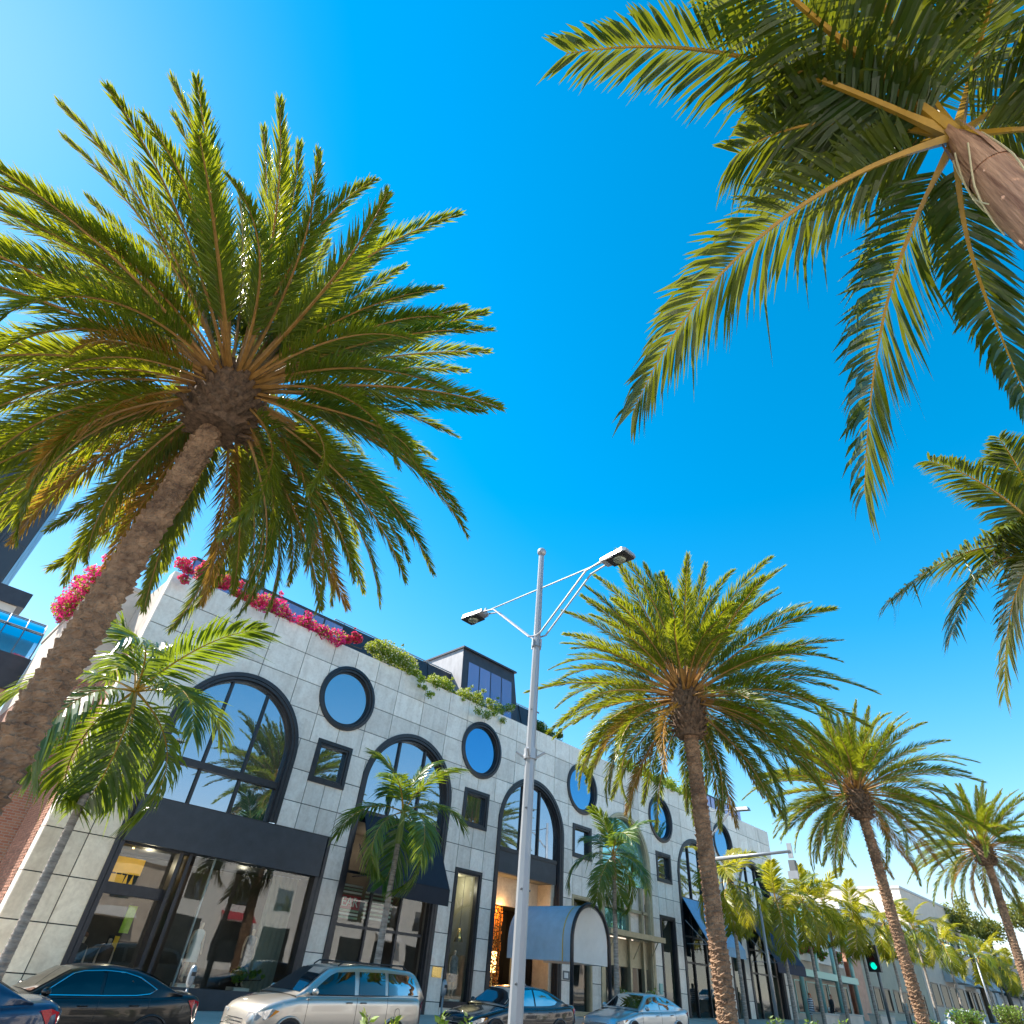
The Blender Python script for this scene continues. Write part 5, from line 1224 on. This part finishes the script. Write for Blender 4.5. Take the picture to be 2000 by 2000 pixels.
mann('mannequin in a dark blue coat just inside the shop door', 7.55, 26.9, fl0+0.01, 1.75, pi, dict(coat='black_cloth', hair='hair_brown'))
mann('mannequin in a long brown coat in the shop doorway', 8.4, 27.0, fl0+0.01, 1.78, pi-0.3, dict(coat='brown_cloth', hair='black_cloth'))
for x, mt, lab, hz in ((10.9, 'white_cloth', 'mannequin in white behind the left part of the wide shop window', -0.85), (12.9, 'grey_cloth', 'mannequin in a grey patterned dress behind the wide shop window', -0.85)):
    plinth('plinth carrying the '+lab.split(' behind')[0], x, 26.0, fl0+0.005, hz); mann(lab, x, 26.0, hz+0.005, 1.78, pi, dict(dress=mt))
plinth('plinth in the slim display window beside the brass plaque', RC[1]+0.2, 25.58, -0.795, -0.72)
mann('mannequin in a rose dress in the slim window beside the brass plaque', RC[1]+0.2, 25.58, -0.715, 1.8, pi, dict(dress='brown_cloth', coat='grey_cloth'))
# window dressing of the wide shopfront
yd = thing('yellow_display', 'yellow and lime hanging display panels inside the wide shopfront', 'shop display', (8.3, 27.6, fl0))
for a, b, c0, d0, mt in ((7.5, 8.7, 2.05, 2.55, 'yellow'), (7.55, 8.2, 1.7, 2.0, 'yellow'), (7.6, 8.9, 1.62, 1.7, 'lime'), (8.75, 9.05, 0.35, 1.15, 'lime'), (8.55, 8.85, -1.05, 0.25, 'yellow')):
    box('panel', (a, 27.6, c0), (b, 27.64, d0), mt, yd)
mb = MB(); 
for i in range(5): mb.add([(7.6+i*0.2, 27.595, 1.7), (7.75+i*0.2, 27.595, 1.7), (7.68+i*0.2, 27.595, 2.1)], [(0, 1, 2)])
mb.build('spikes', 'yellow', yd)
cur = thing('curtain', 'pale pleated curtain at the right end of the wide shop window', 'curtain', (13.9, 26.3, fl0))
mb = MB(); mb.grid([[(13.2+i*0.06, 26.3+0.05*sin(i*1.9), z) for i in range(20)] for z in (fl0, 2.7)]); mb.build('fabric', 'interior_light', cur, True)
MB().tube([(13.1, 26.3, 2.7), (14.45, 26.3, 2.7)], 0.02, 6).build('rail', 'galv', cur)
shrub_in = plant('window_plant', 'small leafy plant low in the wide shop window behind the minivan bonnet', 'plant', [(12.6, 25.75, -0.55), (13.6, 25.75, -0.5)], 0.3, 700, 0, 'vine_leaf', 'cream_fl', 0.12)
def text_part(cu, parent):
    tmp = bpy.data.objects.new('lettering', cu); COL.objects.link(tmp); bpy.context.view_layer.update()
    me = bpy.data.meshes.new_from_object(tmp.evaluated_get(bpy.context.evaluated_depsgraph_get())); bpy.data.objects.remove(tmp)
    return link('lettering', me, parent)
# board behind the door glazing, added as the reflection of a red sign
bn = thing('reflected_sign', 'board standing for the reflection of a red sign with white letters in the door glazing under the black navy awning', 'sign', (16.5, 25.9, 2.0))
box('board', (15.95, 25.86, 1.95), (17.25, 25.9, 2.42), 'sign_red', bn)
tcu = bpy.data.curves.new('lettering', 'FONT'); tcu.body = 'EAR'; tcu.size = 0.48; tcu.extrude = 0.004; tcu.align_x = 'CENTER'; tcu.align_y = 'CENTER'; tcu.materials.append(M['white'])
to = text_part(tcu, bn); to.location = (16.72, 25.85, 2.18); to.rotation_euler = (pi/2, 0, 0)
for i, z in enumerate((2.5, 2.62, 2.74, 1.62, 1.74, 1.86)):
    box('stripe', (15.95, 25.87, z), (17.25, 25.9, z+0.07), 'mintstripe' if i % 2 else 'white', bn)
for i, z in enumerate((1.7, 1.85, 2.0, 2.15, 2.3, 2.45, 2.6)):
    box('stripe', (17.45, 25.87, z), (18.95, 25.9, z+0.07), 'mintstripe' if i % 2 else 'white', bn)
bottles = thing('golden_lamp', 'golden pendant lamp shade in the slim window beside the brass plaque', 'lamp', (RC[1]+0.35, 25.6, 1.35))
MB().lathe([(0.22, 0), (0.12, 0.25), (0.10, 0.5), (0.03, 0.55)], (RC[1]+0.35, 25.6, 1.35), 14).build('shade', 'brass', bottles, True)
MB().tube([(RC[1]+0.35, 25.6, 1.85), (RC[1]+0.35, 25.6, 4.0)], 0.012, 5).build('cord', 'black', bottles)
for x in (34.2, 36.9):
    plant('window_planter', 'white and lime flowers at the foot of the champagne bay, %s of the king palm' % ('left' if x < 35 else 'right'), 'plant', [(x-0.5, 24.55, G(35)+1.0), (x+0.5, 24.55, G(35)+1.05)], 0.42, 1200, 500, 'vine_leaf', 'cream_fl', 0.12, 0.12, 'flower tubs at the champagne bay')
    tag(MB().lathe([(0.35, 0), (0.48, 0.55), (0.5, 0.62), (0.42, 0.62), (0.4, 0.5)], (x, 24.55, G(35)+0.15), 14).build('planter_pot', 'concrete'), 'concrete pot %s of the king palm trunk at the champagne bay' % ('left' if x < 35 else 'right'), 'plant pot', 'flower pots at the champagne bay')

# ------------------------------------------------------------------ median shrubs, tips reaching into the bottom of the picture
def median_shrub(label, x, y, top, r, n, mat='vine_leaf', seed=0):
    rnd = random.Random(seed); g = G(x)+0.13; o = thing('median_shrub', label, 'shrub', (x, y, g), 'shrubs on the median')
    mb = MB(); st = MB()
    for i in range(n):
        a = rnd.uniform(0, 6.28); tip = Vector((x+cos(a)*r*rnd.random(), y+sin(a)*r*rnd.random(), top-rnd.uniform(0, 0.28)*(0 if i == 0 else 1)))
        base = Vector((x+cos(a)*0.1, y+sin(a)*0.1, g)); mid = base.lerp(tip, 0.55)+Vector((cos(a), sin(a), 0))*0.06
        st.tube([base, mid, tip], [0.014, 0.01, 0.004], 4)
        for q in range(16):
            t = 0.25+0.75*q/16; p = (base.lerp(mid, t*2) if t < 0.5 else mid.lerp(tip, t*2-1)); b = rnd.uniform(0, 6.28)
            d = Vector((cos(b), sin(b), rnd.uniform(0.2, 1.0))).normalized(); L = rnd.uniform(0.10, 0.19); s_ = d.orthogonal().normalized()*L*0.22
            mb.add([p, p+d*L*0.5+s_, p+d*L, p+d*L*0.5-s_], [(0, 1, 2, 3)])
    stuff(mb.build('foliage', mat, o)); st.build('stems', 'twig', o)
for px, top_, lab, r in ((730, 1978, 'median shrub tip below the doors of the minivan', 0.16), (765, 1985, 'median shrub tip below the rear wheel of the minivan', 0.2), (862, 1980, 'median shrub beside the second parking meter', 0.16), (915, 1980, 'median shrub at the nose of the charcoal car', 0.2),
        (1520, 1985, 'median shrub tip below the slim grey pole', 0.3), (1580, 1988, 'median shrub at the feet of the woman in the striped dress', 0.28), (1640, 1990, 'median shrub at the feet of the person in black', 0.3)):
    p = W(px, top_, Y=YM); median_shrub(lab, p.x, YM, p.z, r, 7, 'vine_leaf', px)
for px, top_, lab, r in ((1880, 1968, 'leafy yellow green shrub before the white car', 0.9), (1965, 1962, 'round yellow green shrub in the lower right corner', 1.0), (1810, 1992, 'low shrub at the foot of the third date palm', 0.6)):
    p = W(px, top_, Y=YM); median_shrub(lab, p.x, YM, p.z, r, 120, 'vine_leaf', px)

# ------------------------------------------------------------------ neighbours to the right
def wins(parent, x0, x1, z0, z1, nx, nz, y, mat='shop_dark', gap=0.25, frame='bronze', fw=0.07):
    w_ = (x1-x0)/nx; h = (z1-z0)/nz
    for i in range(nx):
        for j in range(nz):
            a, b = x0+i*w_+gap/2, x0+(i+1)*w_-gap/2; c_, d = z0+j*h+gap/2, z0+(j+1)*h-gap/2
            fr_ = MB(); rows = [[(q[0], yy, q[1]) for q in rect(a+dd, b-dd, c_+dd, d-dd)] for dd, yy in ((0, y+0.02), (0, y-0.05), (fw, y-0.05), (fw, y+0.02))]
            fr_.grid(rows, 0, True); f_ = fr_.build('window', frame, parent, fix=True)
            pane('pane', rect(a+fw*0.9, b-fw*0.9, c_+fw*0.9, d-fw*0.9), y-0.012, mat, f_)
g = G(62)
NB = thing('mint_shop_building', 'glass shop building with mint green columns behind the two walking women', 'building', (63.5, FY, g))
box('wall', (57.6, FY+0.3, g-0.2), (69.5, FY+14, 7.6), 'cream', NB)
box('upper_panel', (58.3, FY+0.05, 3.4), (68.6, FY+0.3, 5.6), 'white', NB)
wins(NB, 58.2, 68.8, 5.6, 7.3, 4, 1, FY+0.28, 'teal', 0.2, 'mint')
wins(NB, 58.0, 69.0, g+0.3, 2.2, 5, 1, FY+0.28, 'shop_dark', 0.3, 'mint')
for x in (57.9, 61.3, 64.9, 68.9): MB().tube([(x, FY-0.5, g), (x, FY-0.5, 7.2)], 0.16, 10).build('column', 'mint', NB, True)
box('fascia', (57.7, FY-0.7, 2.3), (69.3, FY+0.28, 2.75), 'mint', NB)
box('roof_edge', (57.6, FY-0.75, 7.4), (69.6, FY+0.5, 7.66), 'white', NB)
mb = MB()
for i, (x, cl) in enumerate(((59.4, 0), (60.6, 1), (62.6, 0), (66.6, 1))):
    plant('wall_plant', 'green and russet hanging plant on the mint shop building, %s from the left' % ('first', 'second', 'third', 'fourth')[i], 'plant', [(x-0.3, FY-0.3, 4.0), (x+0.3, FY-0.3, 4.2)], 0.55, 500, 160, 'vine_leaf', 'coral', 0.2, 0.15, 'hanging plants on the mint shop')
g = G(78)
CB = thing('olive_corner_building', 'low olive and salmon corner building behind the green traffic signal', 'building', (80, FY, g))
box('wall', (71.2, FY+0.1, g-0.3), (91.5, FY+14, 8.0), 'olive', CB)
box('salmon_return', (71.1, FY+0.0, g-0.3), (71.2, FY+14, 7.2), 'salmon', CB)
box('salmon_pier', (69.8, FY-0.1, g-0.3), (72.6, FY+0.1, 6.4), 'salmon', CB)
box('cornice', (69.6, FY-0.35, 8.0), (91.7, FY+14.2, 8.7), 'white', CB)
wins(CB, 74.5, 90.5, g+0.3, 3.0, 6, 1, FY+0.1, 'shop_dark', 1.0, 'bronze', 0.12)
wins(CB, 74.5, 90.5, 4.4, 6.6, 6, 1, FY+0.1, 'shop_dark', 1.4, 'bronze', 0.12)
DBd = thing('cream_block', 'tall cream stucco block rising behind the third date palm', 'building', (104, FY, G(104)))
box('wall', (92.0, FY+0.2, -1), (122, FY+24, 12.6), 'cream', DBd)
box('roof_edge', (91.9, FY+0.1, 12.6), (122.1, FY+24.1, 12.85), 'greyst', DBd)
wins(DBd, 93.5, 121, 1.3, 4.3, 8, 1, FY+0.2, 'shop_dark', 0.9, 'bronze', 0.12)
wins(DBd, 95, 121, 7.0, 10.5, 7, 1, FY+0.2, 'teal', 1.2, 'bronze', 0.12)
EB = thing('grey_green_building', 'grey green storefront with dark awning and gold letters at the right edge', 'building', (150, FY, G(150)))
box('wall', (123, FY+0.2, 0), (190, FY+18, 9.5), 'greyst', EB)
box('awning_board', (125, FY-2.0, 4.2), (140, FY+0.2, 8.2), 'bronze2', EB)
tc2 = bpy.data.curves.new('lettering', 'FONT'); tc2.body = 'BM'; tc2.size = 1.3; tc2.extrude = 0.02; tc2.align_x = 'CENTER'; tc2.materials.append(M['brass'])
to2 = text_part(tc2, EB); to2.location = (131, FY-2.05, 4.6); to2.rotation_euler = (pi/2, 0, 0)
wins(EB, 125, 185, 1.3, 4.0, 12, 1, FY+0.2, 'shop_dark', 1.2, 'bronze', 0.15)
aw = thing('far_awning', 'pale grey canvas awning on the cream block at the lower right', 'awning', (110, FY, 4.5))
for a in (100, 108, 116):
    MB().add([(a, FY+0.15, 5.6), (a+5, FY+0.15, 5.6), (a+5, FY-1.6, 4.2), (a, FY-1.6, 4.2), (a, FY+0.15, 4.2), (a+5, FY+0.15, 4.2)], [(0, 1, 2, 3), (0, 3, 4), (1, 5, 2)]).build('canvas', 'greyst', aw)
for q, (px, pyy, X_, r) in enumerate(((1875, 1800, 112, 2.6), (1925, 1815, 120, 2.2), (1995, 1790, 118, 2.6))):
    c0 = W(px, pyy, X=X_); rnd = random.Random(q); T = thing('street_tree', ('leafy broad tree above the far roofs', 'small round leafy tree right of the leafy broad tree', 'leafy tree cut by the right edge above the far roofs')[q], 'tree', (c0.x, c0.y, G(c0.x)), 'broad-leaved trees far down the street')
    mb = MB(); L = []; br = MB(); br.tube([(c0.x, c0.y, G(c0.x)), (c0.x, c0.y, c0.z-r*0.6)], [0.3, 0.18], 8)
    for k in range(16):
        d = Vector((rnd.gauss(0, 1), rnd.gauss(0, 1), rnd.gauss(0, .7))).normalized()*r*rnd.uniform(.35, .95); cc_ = c0+d; br.tube([(c0.x, c0.y, c0.z-r*0.6), tuple(cc_)], [0.09, 0.02], 5)
        for _ in range(130):
            e = Vector((rnd.gauss(0, 1), rnd.gauss(0, 1), rnd.gauss(0, 1))).normalized()*r*0.38*rnd.uniform(.4, 1); L.append(cc_+e)
    leaf_quads(mb, L, 0.34, 0); mb.build('crown', 'tree_leaf', T); br.build('trunk', 'twig', T)
# low planters on the far pavement
for i, (x, wd) in enumerate(((50.5, 2.2), (54.5, 2.6), (60.8, 3.0))):
    pl = thing('pavement_planter', 'beige stone planter on the far pavement, %s of the three near the walkers' % ('left', 'middle', 'right')[i], 'planter', (x, 20.2, G(x)+0.15), 'stone planters on the pavement')
    MB().box((x-wd/2, 19.8, G(x)+0.1), (x+wd/2, 20.6, G(x)+0.75)).build('trough', 'stucco', pl)
    MB().box((x-wd/2-0.05, 19.75, G(x)+0.75), (x+wd/2+0.05, 20.65, G(x)+0.85)).build('rim', 'concrete', pl)

# ------------------------------------------------------------------ behind on the left: glass vault, tower
g = G(0)
VB = thing('vault_building', 'dark building with a curved glass roof behind the near palm trunk', 'building', (-4, 40, g))
box('wall', (-22, 40.3, g-0.3), (2.95, 52, 9.9), 'salmon', VB)
box('fascia', (-22, 40.0, 9.9), (3.0, 52, 11.6), 'mansard', VB)
vr = 3.0
mb = MB(); mb.grid([[(x, 40.2+vr-vr*cos(a), 11.6+2.8*sin(a)) for a in [pi/2*i/12 for i in range(13)]] for x in (-22, 2.9)]); mb.build('glass_vault', 'vault', VB, True)
for i in range(26):
    x = 2.9-i*0.9; MB().tube([(x, 40.2+vr-vr*cos(a)-0.03, 11.6+2.8*sin(a)+0.03) for a in [pi/2*j/10 for j in range(11)]], 0.035, 5).build('vault_rib', 'galv_dark', VB)
for a in (0.62, 1.1): MB().tube([(-22, 40.2+vr-vr*cos(a)-0.03, 11.6+2.8*sin(a)+0.03), (2.9, 40.2+vr-vr*cos(a)-0.03, 11.6+2.8*sin(a)+0.03)], 0.04, 5).build('vault_purlin', 'galv_dark', VB)
box('vault_backing', (-22, 43.4, 11.6), (2.9, 43.6, 14.3), 'interior_light', VB)
AX = thing('dark_annex', 'flat dark roof block at the foot of the tower, left edge', 'building', (-8, 60, G(0)))
box('roof_block', (-20, 60, 21.0), (2.1, 70, 22.3), 'mansard', AX); box('soffit_band', (-20, 60.2, 20.2), (1.6, 70, 21.0), 'stucco', AX); box('wall', (-19, 60.6, -2), (1.4, 70, 20.2), 'olive', AX)
TW = thing('glass_tower', 'tall dark glass office tower behind the near palm at the left edge', 'building', (-10, 70, -2))
tx = [(-30, 78), (-18, 72), (-8.5, 70.3), (-2.4, 70), (-0.35, 71.5), (0.3, 84)]
mb = MB(); mb.grid([[(x*1.0, y, z) for x, y in tx] for z in (-2, 41.8)]); mb.add([(x, y, 41.8) for x, y in tx]+[(-30, 95, 41.8)], [tuple(range(len(tx)+1))]); mb.build('core', 'tower_dk', TW)
for (xa, ya), (xb, yb) in zip(tx[:-1], tx[1:]):
    nn = Vector((yb-ya, -(xb-xa), 0)).normalized()*0.06; nseg = max(1, int(sqrt((xb-xa)**2+(yb-ya)**2)/3.2))
    for s_ in range(nseg):
        a = Vector((xa+(xb-xa)*s_/nseg, ya+(yb-ya)*s_/nseg, 0))+nn; b = Vector((xa+(xb-xa)*(s_+1)/nseg, ya+(yb-ya)*(s_+1)/nseg, 0))+nn; d = (b-a).normalized()*0.12
        for fl in range(6, 12):
            z0, z1 = fl*3.6-1.8, fl*3.6+1.7
            if z0 > 41: continue
            MB().add([a+d+Vector((0, 0, z0)), b-d+Vector((0, 0, z0)), b-d+Vector((0, 0, min(41.5, z1))), a+d+Vector((0, 0, min(41.5, z1)))], [(0, 1, 2, 3)]).build('glass_panel', 'tower', TW)

# ------------------------------------------------------------------ the sunlit side of the street behind the camera (seen in the windows)
for i, (a, b, h, mt, lab) in enumerate(((-40, -6, 9.5, 'cream', 'cream shop building across the street, mirrored in the wide shopfront'), (-5.5, 24, 8.0, 'stucco', 'peach two storey shop building mirrored in the awning shop glass'),
        (24.5, 58, 11.0, 'white', 'white flat roofed building mirrored in the arched windows'), (58.5, 100, 8.5, 'cream', 'long cream building mirrored in the far display windows'))):
    O = thing('opposite_building', lab, 'building', ((a+b)/2, -18, G((a+b)/2)), 'buildings across the street')
    g = G((a+b)/2)
    box('wall', (a, -30, g-1.5), (b, -18, g+h), mt, O); box('cornice', (a-0.1, -18.4, g+h), (b+0.1, -17.7, g+h+0.5), 'white', O)
    n = int((b-a)/4.5)
    for k in range(n):
        x = a+1+k*(b-a-1)/n
        pane('shop_window', rect(x, x+3.0, g+0.5, g+3.6), -17.97, 'shop_dark', O)
        pane('upper_window', rect(x+0.6, x+2.4, g+5.0, g+6.9), -17.97, 'mirror', O)
        if k % 2: MB().add([(x-0.2, -17.95, g+4.4), (x+3.2, -17.95, g+4.4), (x+3.2, -16.7, g+3.7), (x-0.2, -16.7, g+3.7)], [(0, 1, 2, 3)]).build('awning', ['awning_deep', 'sign_red', 'canvas_white'][k % 3], O)
